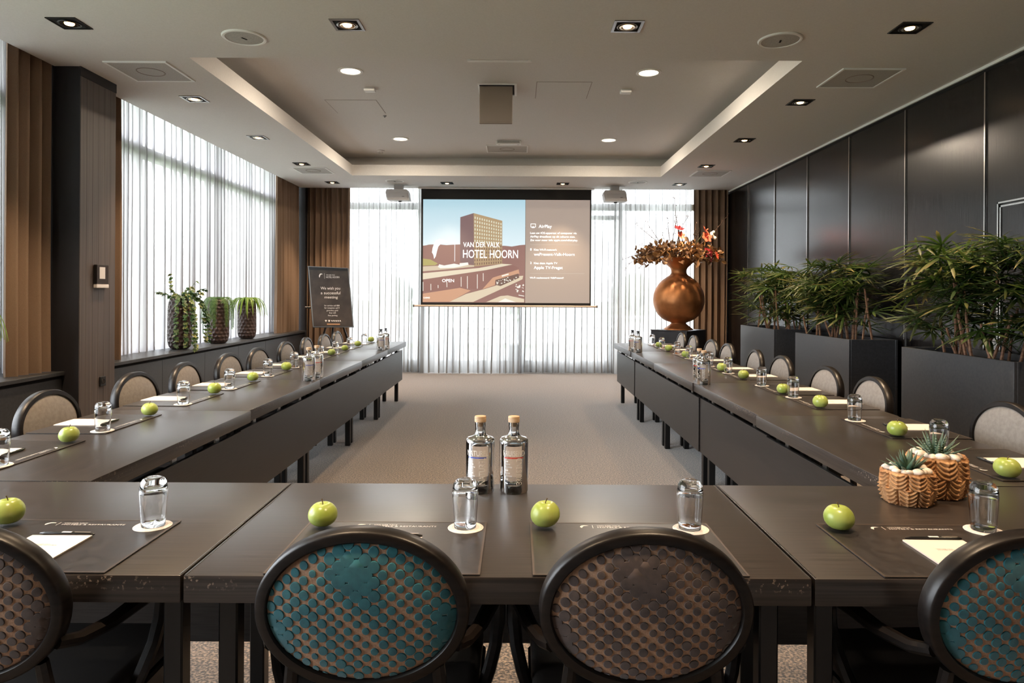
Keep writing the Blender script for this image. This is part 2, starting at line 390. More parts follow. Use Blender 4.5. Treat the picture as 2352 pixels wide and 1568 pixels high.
def window(name, axis, a0, a1, z0, z1, pos, mull, trans, extra=()):
    """frame bars and panes; axis 'x' runs along X at y=pos, 'y' runs along Y at x=pos"""
    def bx(u0, u1, w0, w1, z0_, z1_):
        return MB().box(u0, u1, pos + w0, pos + w1, z0_, z1_) if axis == 'x' else MB().box(pos + w0, pos + w1, u0, u1, z0_, z1_)
    root = struct(name, bx(a0, a1, -.04, .04, z0, z0 + .06), M['aluminium'])
    bx(a0, a1, -.04, .04, z1 - .06, z1).build('head_bar', M['aluminium'], root)
    for u in [a0] + list(mull) + [a1 - .06]:
        bx(u, u + .06, -.045, .045, z0, z1).build('mullion', M['aluminium'], root)
    for t in trans: bx(a0, a1, -.05, .05, t - .055, t + .055).build('transom', M['aluminium'], root)
    us = [a0] + list(mull) + [a1]; zs = [z0] + list(trans) + [z1]
    for u0, u1 in zip(us, us[1:]):
        for q0, q1 in zip(zs, zs[1:]):
            bx(u0 + .03, u1 - .0, -.003, .003, q0 + .03, q1 - .03).build('pane', M['pane'], root)
    return root
window('window_1', 'y', -.5, 5.44, .70, 3.44, -4.06, [1.0, 2.5, 4.0], [2.87])  # unseen near panes left bare, their length set for daylight on the foreground
window('window_2', 'y', 5.92, 11.62, .70, 3.44, -4.06, [7.3, 9.0, 10.7], [2.87])
w3 = window('window_3', 'x', -3.58, 3.62, 0, 3.44, 12.1, [-1.75, .05, 1.78], [2.90])
MB().box(1.3, 1.78, 12.05, 12.15, 2.68, 2.75).build('door_head', M['aluminium'], w3)
MB().box(-3.5, 3.62, 12.06, 12.14, .06, .20).build('plinth', M['aluminium'], w3)

def bench(name, y0, y1, seams, label):
    r = thing(name, label, 'window bench', (-3.8, (y0 + y1) / 2, 0)); r['kind'] = 'thing'
    yc = (y0 + y1) / 2
    MB().bbox(-.30, .24, y0 - yc, y1 - yc, .705, .735, .003).build('bench_top', M['bench'], r)
    MB().box(-.30, .205, y0 - yc, y1 - yc, .68, .705).build('shadow_gap', M['dark_gap'], r)
    ys = [y0] + seams + [y1]
    for a, b in zip(ys, ys[1:]):
        MB().bbox(-.30, .218, a - yc + .0015, b - yc - .0015, .05, .68, .002).build('bench_panel', M['bench'], r)
    return r
bench('window_bench', 5.905, 11.61, [6.95, 7.90, 8.85, 9.80, 10.75], 'anthracite panelled window bench running from the pillar to the far corner')
bench('window_bench', -2.9, 5.42, [-1.9, -.95, 0, .95, 1.9, 2.85, 3.8, 4.75], 'dark window bench on the camera side of the pillar')

# ------------------------------------------------------------------ outside
struct('ground', MB().box(-80, 60, -40, 160, -.35, -.25), M['lawn'])
struct('pavement_1', MB().box(-6, 12, 12.3, 18.2, -.25, -.06), M['deck'])
def railing():
    r = thing('terrace_railing', 'pale terrace railing outside the far windows', 'railing', (2, 18.0, -.06))
    for k in range(13): MB().box(-7.6 + k * 1.25, -7.55 + k * 1.25, -.02, .02, 0, .80).build('post', M['outside_grey'], r)
    MB().box(-7.7, 7.7, -.05, .05, .80, .88).build('rail', M['outside_white'], r)
    MB().box(-7.7, 7.7, -.015, .015, .12, .72).build('infill_panel', M['outside_white'], r)
railing()
def terrace_table(x, y, rz, label):
    r = thing('terrace_table', label, 'table', (x, y, -.06), rz, 'terrace tables')
    MB().box(-.55, .55, -.4, .4, .71, .75).build('top', M['outside_white'], r)
    for sx in (-1, 1):
        for sy in (-1, 1): MB().box(sx * .48 - .03, sx * .48 + .03, sy * .33 - .03, sy * .33 + .03, 0, .71).build('leg', M['outside_grey'], r)
    for sx in (-1, 1): MB().box(sx * .9 - .2, sx * .9 + .2, -.4, .4, .40, .45).build('bench_seat', M['outside_white'], r)
    for sx in (-1, 1): MB().box(sx * .9 - .15, sx * .9 + .15, -.3, .3, 0, .40).build('bench_base', M['outside_grey'], r)
for i, (x, y) in enumerate([(-3.4, 14.6), (-.9, 14.2), (1.6, 14.6), (4.1, 14.3)]):
    terrace_table(x, y, .1 * (-1) ** i, ORD[i] + ' white terrace table from the window side, behind the far sheers')
def far_tree(x, y, s, label):
    r = thing('far_tree', label, 'tree', (x, y, -.25), 0, 'hazy tree line outside')
    bm = bmesh.new(); bmesh.ops.create_icosphere(bm, subdivisions=2, radius=1)
    for v in bm.verts:
        k = 1 + rnd.uniform(-.16, .16); v.co = (v.co.x * 3.2 * s * k, v.co.y * 2.2 * s * k, 2.9 * s + v.co.z * 2.3 * s * k)
    q = MB(); q.frombm(bm); q.build('crown', M['treefar'], r, True, 80)
    MB().tube([(0, 0, 0), (0, 0, 1.6 * s)], .25 * s, 6).build('trunk', M['branch'], r)
for k in range(8):
    far_tree(-16 + k * 5.2, 62 + rnd.uniform(-4, 4), .58 + rnd.uniform(-.08, .1), ORD[k] + ' tree from the window side in the hazy row beyond the terrace')
for k in range(6):
    far_tree(-46 + rnd.uniform(-4, 4), 12 + k * 9, .6 + rnd.uniform(-.1, .12), ORD[k] + ' tree along the lawn outside the window bench')

# ------------------------------------------------------------------ curtains
def curtain(name, label, p0, p1, z0, z1, m, wl, amp, over, taper=0, flare=.0, seed=0, hem=0, cat='curtain', rows=9, group=None):
    r_ = random.Random(seed)
    p0 = Vector((*p0, 0)); p1 = Vector((*p1, 0)); Lg = (p1 - p0).length; t = (p1 - p0).normalized(); n = Vector((-t.y, t.x, 0))
    folds = []; s = 0
    while s < Lg:
        q = r_.uniform(*wl); folds.append((s, min(q, Lg - s + .001), r_.uniform(.55, 1.15), r_.uniform(-.6, .6))); s += q
    K = 10; mb = MB(); cols = []
    for (s0, q, am, ph) in folds:
        for k in range(K):
            cols.append((s0 + q * k / K, q, am, 2 * PI * k / K, ph))
    cols.append((Lg, folds[-1][1], folds[-1][2], 0, 0))
    for j in range(rows):
        fz = j / (rows - 1); z = z1 + (z0 - z1) * fz
        for (s_, q, am, a, ph) in cols:
            A = amp * am * (.75 + .35 * fz + flare * max(0, fz - .8) * 5)
            ss = s_ + over * q * math.sin(2 * a + ph * fz) * (.7 + .4 * fz) + ph * .05 * fz * math.sin(3 * fz + ph)
            nn = A * math.sin(a)
            if taper: ss = Lg / 2 + (ss - Lg / 2) * (1 - taper * math.sin(PI * fz))
            pt = p0 + t * ss + n * nn
            zz = z + (hem * math.sin(a * 1.5 + s_ * 9) if j == rows - 1 else 0)
            mb.v.append((pt.x, pt.y, zz))
    nc = len(cols)
    for j in range(rows - 1):
        for i in range(nc - 1):
            mb.f.append([j * nc + i, (j + 1) * nc + i, (j + 1) * nc + i + 1, j * nc + i + 1]); mb.m.append(0)
    o = mb.build(name, m, None, True, 180)
    tag(o, label, cat, group)
    return o
SZ = .737
curtain('sheer_curtain', 'white voile curtain in front of the camera-side window before the pillar', (-3.93, 3.4), (-3.93, 5.25), SZ, 3.40, M['sheer'], (.06, .2), .045, .13, seed=3)  # stops short out of view so the bare glass brightens the foreground
curtain('sheer_curtain', 'white voile curtain behind the three hammered pots', (-3.945, 6.05), (-3.945, 11.35), SZ, 3.40, M['sheer'], (.06, .21), .05, .13, seed=11)
curtain('sheer_curtain', 'sheer white curtain on the far window between easel and screen', (-2.98, 11.92), (-1.55, 11.92), .012, 3.40, M['sheer_far'], (.05, .13), .05, .17, flare=.5, seed=21, hem=.006)
curtain('sheer_curtain', 'sheer white curtain hanging behind the projection screen', (-1.62, 11.79), (.08, 11.79), .012, 3.40, M['sheer_far'], (.06, .17), .045, .17, flare=.6, seed=22, hem=.006)
curtain('sheer_curtain', 'sheer white curtain below the text half of the screen', (.02, 11.92), (1.72, 11.92), .012, 3.40, M['sheer_far'], (.06, .17), .05, .17, flare=.6, seed=23, hem=.006)
curtain('sheer_curtain', 'sheer white curtain on the far window behind the copper vase', (1.66, 11.79), (2.98, 11.79), .012, 3.40, M['sheer_far'], (.05, .12), .05, .17, flare=.5, seed=24, hem=.006)
curtain('drape', 'brown drape against the camera side of the pillar', (-3.70, 4.98), (-3.70, 5.42), SZ, 3.40, M['drape'], (.10, .13), .055, .06, seed=31)
curtain('drape', 'narrow strip of brown drape showing past the far side of the pillar', (-3.70, 5.93), (-3.70, 6.36), SZ, 3.40, M['drape'], (.10, .13), .05, .06, seed=32)
curtain('drape', 'brown drape on the window bench in the far corner', (-3.71, 10.62), (-3.71, 11.58), SZ, 3.40, M['drape'], (.10, .14), .055, .08, seed=33)
curtain('drape', 'brown full-length drape behind the poster easel', (-3.60, 11.72), (-2.86, 11.74), .012, 3.40, M['drape'], (.07, .11), .05, .08, seed=34)
curtain('drape', 'brown full-length drape beside the copper vase', (3.0, 11.74), (3.585, 11.74), .012, 3.40, M['drape'], (.08, .12), .055, .08, seed=35)

# ------------------------------------------------------------------ ceiling fittings
def spot_fitting(x, y, label, silver=False):
    r = thing('ceiling_spot', label, 'ceiling light', (x, y, CE), 0, 'square recessed ceiling spots')
    s, t = .098, .080 if silver else .090
    fm = M['spot_silver'] if silver else M['spot_frame']
    q = MB()
    for (a, b, c, e) in ((-s, s, -s, -t), (-s, s, t, s), (-s, -t, -t, t), (t, s, -t, t)): q.box(a, b, c, e, -.006, 0)
    q.build('square_frame', fm, r)
    MB().box(-t, t, -t, t, -.002, 0).build('recess_plate', M['dark_gap'], r)
    MB().lathe([(.066, -.002), (.070, -.007), (.064, -.010), (.058, -.007), (.056, -.002)], 28).build('outer_ring', M['blackmetal'] if not silver else M['spot_silver'], r, True)
    MB().lathe([(.050, -.002), (.053, -.008), (.048, -.009), (.036, -.005), (.0, -.004)], 28).build('reflector', M['bulb_refl'], r, True)
    MB().lathe([(0, -.016), (.010, -.0155), (.026, -.011), (.030, -.006), (0, -.005)], 20).build('bulb', M['bulb'], r, True)
    l = bpy.data.lights.new('spot_light', 'SPOT'); l.energy = SPOT_W; l.color = (1, .72, .46); l.spot_size = math.radians(82); l.spot_blend = .8; l.shadow_soft_size = .05
    o = bpy.data.objects.new('spot_light', l); C.objects.link(o); o.parent = r; o.location = (0, 0, -.03)
    return r
cols = [(-2.975, 'window-side'), (-1.135, 'inner window-side'), (.72, 'inner partition-side'), (2.59, 'partition-side')]
for x, c in cols:
    spot_fitting(x, 4.555, 'square ceiling spot nearest the camera in the %s column' % c, silver=abs(x) < 2)
    spot_fitting(x, 11.03, 'square ceiling spot by the far curtains in the %s column' % c)
for i, y in enumerate((6.32, 7.87, 9.46)):
    for x, c in (cols[0], cols[3]):
        spot_fitting(x, y, 'square ceiling spot beside the raised tray, %s of three on the %s' % (ORD[i], 'window side' if x < 0 else 'partition side'), silver=(x < 0 and i < 2))
for y, n in ((2.9, 'over the front table'), (1.2, 'above the front chairs')):  # rows out of view, added to light the foreground and chair backs
    for x, c in cols: spot_fitting(x, y, 'added unseen square ceiling spot %s in the %s column' % (n, c))

def led(x, y, label):
    r = thing('round_downlight', label, 'ceiling light', (x, y, CE2), 0, 'round downlights in the raised tray')
    MB().lathe([(.118, 0), (.118, -.006), (.108, -.010), (.092, -.008), (.090, -.003)], 32).build('trim_ring', M['white_paint'], r, True)
    MB().lathe([(.092, -.004), (.0, -.0045)], 32).build('diffuser', M['led'], r)
    l = bpy.data.lights.new('led_light', 'AREA'); l.shape = 'DISK'; l.size = .17; l.energy = 28; l.color = (1, .84, .66)
    o = bpy.data.objects.new('led_light', l); C.objects.link(o); o.parent = r; o.location = (0, 0, -.012)
led(-1.585, 6.49, 'round lit downlight in the tray, near and window side')
led(1.228, 6.49, 'round lit downlight in the tray, near and partition side')
led(-1.595, 9.32, 'round lit downlight in the tray, far and window side')
led(1.228, 9.32, 'round lit downlight in the tray, far and partition side')

def vent(x, y, z, label, sx=.245, sy=.245):
    r = thing('ceiling_vent', label, 'air vent', (x, y, z), 0, 'square ceiling vents')
    q = MB(); t = .018
    for (a, b, c, e) in ((-sx, sx, -sy, -sy + t), (-sx, sx, sy - t, sy), (-sx, -sx + t, -sy + t, sy - t), (sx - t, sx, -sy + t, sy - t)): q.box(a, b, c, e, -.010, 0)
    q.build('vent_frame', M['white_paint'], r)
    MB().box(-sx + t, sx - t, -sy + t, sy - t, -.006, 0).build('perforated_plate', M['grille'], r)
    MB().lathe([(.098, -.006), (.100, -.0085), (.106, -.0085), (.108, -.006)], 32).build('dust_ring', M['hatch'], r, True)
vent(-2.96, 5.54, CE, 'square perforated ceiling vent by the pillar')
vent(2.78, 5.61, CE, 'square perforated ceiling vent above the nearest planter')
vent(-2.96, 9.95, CE, 'square perforated ceiling vent above the window bench far end')
vent(2.80, 10.03, CE, 'square perforated ceiling vent near the copper vase')
vent(-.156, 9.92, CE2, 'square perforated vent inside the raised ceiling tray', .30, .24)
def speaker(x, y, label):
    r = thing('ceiling_speaker', label, 'ceiling speaker', (x, y, CE), 0, 'round ceiling speakers')
    MB().lathe([(.150, 0), (.150, -.004), (.143, -.010), (.128, -.010), (.126, -.005)], 40).build('rim', M['white_paint'], r, True)
    MB().lathe([(.127, -.006), (.06, -.009), (0, -.010)], 40).build('grille', M['grille'], r, True)
    MB().box(-.006, .006, -.022, .022, -.0125, -.009).build('badge', M['dark_gap'], r, rot=(0, 0, -.5 if x < 0 else -.2))
speaker(-1.91, 4.79, 'round ceiling speaker ahead of the tray on the window side')
speaker(1.82, 4.785, 'round ceiling speaker ahead of the tray on the partition side')
speaker(-1.94, 10.84, 'round ceiling speaker above the hanging projector by the easel')
speaker(1.89, 10.84, 'round ceiling speaker above the hanging projector by the vase')
def sensor(x, y, label):
    r = MB().bbox(-.055, .055, -.045, .045, -.035, 0, .010, 2).build('motion_sensor', M['white_paint'], None, True, loc=(x, y, CE2))
    tag(r, label, 'sensor', 'tray sensors')
sensor(-1.52, 7.04, 'small white box sensor in the tray, window side')
sensor(1.10, 7.05, 'small white box sensor in the tray, partition side')
r = thing('smoke_detector', 'small white smoke detector at the far end of the tray', 'smoke detector', (-2.014, 10.1, CE2))
MB().lathe([(.055, 0), (.055, -.014), (.042, -.020), (.0, -.020)], 20).build('base', M['white_paint'], r, True)
MB().lathe([(.034, -.020), (.036, -.034), (.026, -.046), (0, -.048)], 20).build('head', M['grille'], r, True)
r = thing('sprinkler', 'tiny grey sprinkler stud in the raised tray', 'sprinkler', (-1.575, 8.12, CE2))
MB().lathe([(.022, 0), (.020, -.008), (.008, -.012), (.008, -.022), (0, -.022)], 14).build('stud', M['spot_silver'], r, True)
def hatch(x0, x1, y0, y1, label):
    r = thing('access_hatch', label, 'access hatch', ((x0 + x1) / 2, (y0 + y1) / 2, CE2), 0, 'flush access hatches')
    a, b = (x1 - x0) / 2, (y1 - y0) / 2
    MB().box(-a, a, -b, b, -.0015, 0).build('seam', M['hatch'], r)
    MB().box(-a + .006, a - .006, -b + .006, b - .006, -.003, 0).build('hatch_plate', M['ceiling'], r)
hatch(-2.103, -1.54, 7.46, 8.01, 'flush ceiling hatch behind the window-side sensor')
hatch(.18, .73, 6.79, 7.365, 'flush ceiling hatch beside the lowered projector flap')
# lowered projector flap
r = thing('projector_lift', 'lowered brownish projector flap hanging in a white ceiling opening', 'projector lift', (-.21, 7.05, CE2))
for b in ((-.197, .195, -.20, -.185), (-.197, .195, .185, .20), (-.197, -.182, -.185, .185), (.17, .195, -.185, .185)):
    MB().box(b[0], b[1], b[2], b[3], -.012, 0).build('opening_frame', M['white_paint'], r)
MB().box(-.182, .17, -.185, .185, -.002, 0).build('opening', M['dark_gap'], r)
MB().bbox(-.178, .152, -.175, -.150, -.395, -.02, .004).build('flap', M['hatch'], r)
MB().box(-.150, .124, -.178, -.174, -.375, -.05).build('flap_field', M['hatch'], r)
for sx in (-.14, .11): MB().box(sx - .012, sx + .012, -.15, .15, -.09, -.01).build('lift_arm', M['blackmetal'], r)
r = thing('linear_fitting', 'thin white linear bar across the near edge of the tray', 'light bar', (-.17, 6.13, CE2))
MB().bbox(-.285, .285, -.012, .012, -.03, -.016, .003).build('bar', M['white_paint'], r)
for sx in (-1, 1): MB().box(sx * .27 - .014, sx * .27 + .014, -.014, .014, -.018, 0).build('end_bracket', M['white_paint'], r)
r = thing('emergency_light', 'slim white emergency light in front of the tray vent', 'emergency light', (-.13, 9.42, CE2))
MB().bbox(-.17, .17, -.05, .05, -.05, 0, .008).build('housing', M['white_paint'], r)
MB().box(-.15, .15, -.052, -.049, -.038, -.012).build('lens', M['grille'], r)
for sx in (-1, 1): MB().lathe([(.012, -.052), (0, -.054)], 10, sx * .13, 0).build('screw', M['spot_silver'], r)
def projector(x, y, rz, label):
    r = thing('projector', label, 'projector', (x, y, CE), rz, 'ceiling-hung projectors')
    MB().bbox(-.072, .072, -.06, .06, -.075, 0, .006).build('mount_neck', M['proj'], r)
    q = MB()
    pr = [(-.195, -.135), (.175, -.135), (.200, -.25), (-.170, -.25)]
    f = [(-.17, -.085), (.145, -.085), (.175, -.135), (.19, -.26), (-.165, -.26), (-.195, -.135)]
    vs = [(a, -.14, b) for a, b in f] + [(a * .96, .14, b + .01) for a, b in f]; n = len(f)
    q.add(vs, [list(range(n)), [n + k for k in range(n)][::-1]] + [(k, n + k, n + (k + 1) % n, (k + 1) % n)[::-1] for k in range(n)])
    q.build('body', M['proj'], r)
    MB().bbox(-.15, .165, -.150, -.139, -.245, -.145, .004).build('front_cover', M['proj'], r)
    MB().box(.075, .115, -.152, -.149, -.205, -.200).build('nameplate', M['dark_gap'], r)
    MB().lathe([(.03, 0), (.03, -.012), (.022, -.016), (0, -.016)], 16, .02, .0, -.26).build('lens', M['dark_glossy'], r, True)
projector(-1.95, 11.28, 0, 'white projector hung from the ceiling on the easel side of the screen')
projector(1.585, 11.28, 0, 'white projector hung from the ceiling on the vase side of the screen')

# ------------------------------------------------------------------ projection screen
def emitmat(name, col, base=.08, es=.72):
    c = srgb(*col); return mat('proj_' + name, tuple(base * (.5 + .5 * v) for v in c), .7, spec=.1, emit=c, es=es)
SC_Y = 11.5
scr = thing('projection_screen', 'pulled-down projection screen with a hotel picture and streaming instructions', 'projection screen', (-.19, SC_Y, 0))
ox = .19
MB().box(-1.613 + ox, 1.232 + ox, 0, .004, 1.178, 3.13).build('screen_border', M['screen_black'], scr)
MB().tube([(-1.72 + ox, .002, 1.163), (1.322 + ox, .002, 1.163)], .016, 10).build('bottom_bar', M['screen_bar'], scr, True)
for sx in (-1.73, 1.332): MB().tube([(sx + ox - .012, .002, 1.163), (sx + ox + .012, .002, 1.163)], .022, 10).build('bar_end', M['spot_silver'], scr, True)
MB().bbox(-1.66 + ox, 1.28 + ox, -.03, .09, 3.115, 3.138, .004).build('roller_case', M['white_paint'], scr)
def sp(zx, zy, lay):   # picture coordinates -> screen plane
    return (-1.58 + (zx - 72) / (2245 - 72) * 2.785 + ox, -.0006 * lay, 2.942 - (zy - 95) / (1460 - 95) * 1.722)
PC = {}
def layer(name, lay, col, polys, es=.72, base=.08):
    key = (col, es)
    if key not in PC: PC[key] = emitmat(name, col, base, es)
    q = MB()
    for p in polys: q.poly([sp(a, b, lay) for a, b in p])
    return q.build(name, PC[key], pic)
pic = MB().poly([sp(72, 95, 1), sp(1405, 95, 1), sp(1405, 1460, 1), sp(72, 1460, 1)]).build('hotel_picture', emitmat('brown', (150, 112, 104)), scr)
def skymat():
    m, nt, p = newmat('proj_sky'); N = nt.nodes; L = nt.links
    tc = N.new('ShaderNodeTexCoord'); sx = N.new('ShaderNodeSeparateXYZ'); rp = N.new('ShaderNodeValToRGB')
    L.new(tc.outputs['Generated'], sx.inputs[0]); L.new(sx.outputs['Z'], rp.inputs[0])
    rp.color_ramp.elements[0].color = (*srgb(215, 232, 238), 1); rp.color_ramp.elements[1].color = (*srgb(170, 205, 218), 1)
    L.new(rp.outputs[0], p.inputs['Emission Color']); p.inputs['Emission Strength'].default_value = .75
    p.inputs['Base Color'].default_value = (.08, .085, .09, 1); p.inputs['Roughness'].default_value = .8
    return m
sky = [(72, 95), (1405, 95), (1405, 690), (1340, 695), (1230, 715), (1140, 705), (1105, 705), (557, 690), (450, 695), (380, 700), (260, 690), (150, 695), (110, 705), (72, 710)]
MB().poly([sp(a, b, 2) for a, b in sky]).build('picture_sky', skymat(), pic)
layer('picture_tower_side', 3, (128, 102, 102), [[(557, 330), (730, 275), (740, 965), (557, 925)]])
layer('picture_tower_front', 3, (178, 152, 116), [[(730, 275), (1105, 375), (1105, 945), (740, 980)]])
lit, drk = [], []
for i in range(12):
    for j in range(13):
        def bi(u, v): 
            x = 735 + u * 368; t0 = 285 + u * 98; b0 = 975 - u * 32; return (x, t0 + v * (b0 - t0))
        u0 = (i + .28) / 12; u1 = (i + .74) / 12; v0 = (j + .62) / 13.4; v1 = (j + 1.22) / 13.4
        q = [bi(u0, v0), bi(u1, v0), bi(u1, v1), bi(u0, v1)]
        (lit if j < 7 else drk).append(q)
layer('picture_windows_lit', 4, (222, 220, 198), lit)
layer('picture_windows_dark', 4, (128, 98, 84), drk)
layer('picture_hill', 3, (176, 166, 104), [[(72, 880), (170, 892), (268, 945), (230, 968), (72, 975)]])
layer('picture_pale_ground', 4, (208, 192, 168), [[(72, 985), (560, 958), (740, 965), (740, 985), (300, 1030), (72, 1050)]])
layer('picture_cars', 5, (240, 238, 232), [[(268, 990), (285, 955), (350, 970), (480, 945), (552, 960), (550, 940), (660, 928), (668, 960), (560, 985), (480, 1000), (300, 1008)]])
layer('picture_roof', 5, (226, 214, 190), [[(72, 1075), (800, 1002), (1105, 944), (1240, 952), (900, 1028), (72, 1158)]])
layer('picture_shopfront', 5, (146, 106, 98), [[(72, 1165), (900, 1034), (1250, 962), (1330, 1000), (985, 1128), (860, 1280), (650, 1275), (72, 1320)]])
layer('picture_terrace', 6, (206, 158, 128), [[(72, 1345), (560, 1265), (700, 1300), (430, 1450), (72, 1456)], [(850, 1282), (985, 1128), (1322, 1018), (1332, 1075), (1020, 1158), (1012, 1228)]])
layer('picture_road', 6, (220, 204, 178), [[(420, 1452), (640, 1345), (860, 1285), (1020, 1235), (1330, 1105), (1382, 1100), (1372, 1148), (730, 1452)], [(900, 1452), (1085, 1372), (1180, 1362), (1395, 1408), (1395, 1452)]])
layer('picture_hedge', 7, (118, 92, 82), [[(1020, 1160), (1318, 1072), (1330, 1128), (1085, 1240), (1022, 1222)]])
wh = [[(1055, 1452), (1148, 1402), (1290, 1452)], [(1100, 1098), (1190, 1072), (1194, 1088), (1104, 1116)], [(1322, 1352), (1396, 1366), (1396, 1376), (1322, 1362)]]
for (x, y0, y1) in ((572, 1120, 1250), (654, 1110, 1275), (783, 1085, 1275), (860, 1070, 1175), (386, 1190, 1258), (178, 1215, 1300), (272, 1230, 1270), (76, 1190, 1310)): wh.append([(x - 4, y0), (x + 4, y0), (x + 5, y1), (x - 3, y1)])
for k in range(26):
    a = rnd.uniform(1035, 1300); b = 1205 - (a - 1035) * .33 + rnd.uniform(-34, 22); s_ = rnd.uniform(5, 11); wh.append([(a, b - s_), (a + s_, b), (a, b + s_), (a - s_, b)])
for k in range(22):
    a = 1335 + rnd.uniform(-48, 52); b = 1262 + rnd.uniform(-50, 55); s_ = rnd.uniform(6, 14); wh.append([(a, b - s_), (a + s_, b), (a, b + s_), (a - s_, b)])
layer('picture_white_details', 8, (244, 240, 230), wh)
LOGO = [(190, 800), (198, 740), (214, 690), (240, 640), (290, 621), (350, 630), (400, 664), (372, 672), (300, 690), (272, 722), (256, 780), (240, 850), (219, 885), (208, 830), (195, 806)]
layer('toucan_emblem', 9, (255, 255, 252), [LOGO, [(484, 690), (490, 690), (490, 916), (484, 916)]], es=.9)
def slet(body, zx, zy, hpx, wpx, parent, lay=10, es=1.35, col=(255, 255, 252)):
    """lettering fitted into width wpx (picture units), cap height hpx, baseline at zy"""
    vs, fs = text_mesh(body, 1.0)
    W = max(v[0] for v in vs); x0 = min(v[0] for v in vs)
    cap = .729
    key = (col, es)
    if key not in PC: PC[key] = emitmat('lettering', col, .3, es)
    q = MB(); q.add([sp(zx + (v[0] - x0) / (W - x0) * wpx, zy - v[1] / cap * hpx, lay) for v in vs], fs)
    return q.build('lettering', PC[key], parent)
slet('VAN DER VALK', 598, 725, 68, 475, pic); slet('HOTEL HOORN', 596, 868, 112, 716, pic); slet('OPEN', 325, 1190, 42, 155, pic)
slet('CASINO', 82, 1408, 20, 84, pic)
def panmat():
    m, nt, p = newmat('proj_side_panel')
    p.inputs['Emission Color'].default_value = (*srgb(168, 152, 142), 1); p.inputs['Emission Strength'].default_value = .60
    p.inputs['Base Color'].default_value = (.17, .148, .13, 1); p.inputs['Roughness'].default_value = .8
    return m
pan = MB().poly([sp(1408, 95, 1), sp(2248, 95, 1), sp(2248, 1460, 1), sp(1408, 1460, 1)]).build('instruction_panel', panmat(), scr)
for a in (('AirPlay', 1580, 466, 44, 170), ('Laat uw iOS-apparaat of computer via', 1470, 546, 27, 605), ('AirPlay draadloos op dit scherm zien.', 1470, 594, 27, 585), ('Zie voor meer info apple.com/nl/airplay.', 1470, 641, 27, 622),
          ('1', 1472, 766, 30, 16), ('Kies Wi-Fi-netwerk', 1520, 768, 28, 298), ('wePresent-Valk-Hoorn', 1520, 834, 40, 530), ('2', 1470, 944, 30, 20), ('Kies deze Apple TV', 1520, 946, 28, 306), ('Apple TV-Fregat', 1520, 1010, 40, 376),
          ('Wi-Fi wachtwoord: ValkPresent!!', 1468, 1138, 24, 440)): slet(*a, pan)
layer_p = pic; pic = pan
layer('screen_rule', 3, (205, 195, 186), [[(1470, 686), (2110, 686), (2110, 690), (1470, 690)], [(1470, 1066), (2180, 1066), (2180, 1070), (1470, 1070)]])
layer('display_icon', 3, (255, 255, 252), [[(1474, 410), (1542, 410), (1542, 417), (1474, 417)], [(1474, 417), (1481, 417), (1481, 458), (1474, 458)], [(1535, 417), (1542, 417), (1542, 458), (1535, 458)],
      [(1481, 451), (1494, 451), (1494, 458), (1481, 458)], [(1522, 451), (1535, 451), (1535, 458), (1522, 458)], [(1508, 440), (1530, 468), (1486, 468)]], es=.9)
pic = layer_p

# ------------------------------------------------------------------ poster easel
es = thing('poster_easel', 'dark framed welcome poster tilted on a black easel stand', 'easel', (-2.87, 10.6, 0), 0)
TILT = Matrix.Translation((0, 0, 1.31)) @ Matrix.Rotation(-.12, 4, 'X')
def eb(name, mb, m): return mb.xf(TILT).build(name, m, es)
def ep(u, v, lay=0): # zoom pixel of the poster (176..1100 x 100..1480) -> board plane, sheared as it hangs askew
    sh = (v - 790) / 690 * .052
    return ((u - 575 - (v - 790) * .096) / 9.8 * 10.6 / 1580 + sh, -.014 - .0008 * lay, -(v - 790) / 9.8 * 10.6 / 1580)
def epoly(name, pts, m, lay): return MB().poly([ep(a, b, lay) for a, b in pts]).xf(TILT).build(name, m, es)
cn = [(30, 100), (955, 145), (1105, 1480), (190, 1490)]
front = [ep(a, b, 0) for a, b in cn]; back = [(p[0], p[1] + .022, p[2]) for p in front]
eb('board', MB().add(front + back, [(3, 2, 1, 0), (4, 5, 6, 7), (0, 1, 5, 4), (1, 2, 6, 5), (2, 3, 7, 6), (3, 0, 4, 7)]), M['blackmetal'])
epoly('poster', [(72, 185), (950, 205), (1085, 1455), (215, 1462)], M['easel_board'], 2)
epoly('top_clamp', [(60, 115), (945, 150), (950, 205), (72, 185)], M['blackmetal'], 4)
for nm, pts in (('frame_edge', [(48, 105), (66, 106), (212, 1470), (192, 1475)]), ('frame_edge', [(945, 150), (957, 150), (1104, 1476), (1090, 1474)]), ('frame_edge', [(195, 1465), (1100, 1466), (1102, 1478), (196, 1478)]), ('frame_edge', [(35, 100), (955, 138), (956, 150), (36, 112)])):
    epoly(nm, pts, M['spot_silver'], 3)
def elet(body, u, v, cap, width, m=None):
    vs, fs = text_mesh(body, 1.0); W = max(a[0] for a in vs); x0 = min(a[0] for a in vs)
    MB().add([ep(u + (a[0] - x0) / (W - x0) * width + (v - 790) * 0, v - a[1] / .729 * cap, 5) for a in vs], fs).xf(TILT).build('lettering', m or M['poster_ink'], es)
for a in (('VAN DER VALK', 460, 312, 24, 200), ('HOTEL HOORN', 462, 370, 42, 298), ('We wish you', 345, 632, 66, 440), ('a successful', 352, 738, 66, 440), ('meeting', 440, 832, 62, 295),
          ('for service call 888', 438, 1008, 32, 340), ('for reception call 9', 442, 1062, 32, 335), ('greenkey gold', 492, 1118, 30, 255), ('free wifi', 550, 1172, 32, 148), ('free parking', 525, 1230, 32, 212)): elet(*a)
epoly('toucan_emblem', [(300 + (a - 190) * .40, 365 + (b - 885) * .37) for a, b in LOGO], M['poster_ink'], 5)
epoly('divider', [(417, 262), (421, 262), (428, 385), (424, 385)], M['poster_ink'], 5)
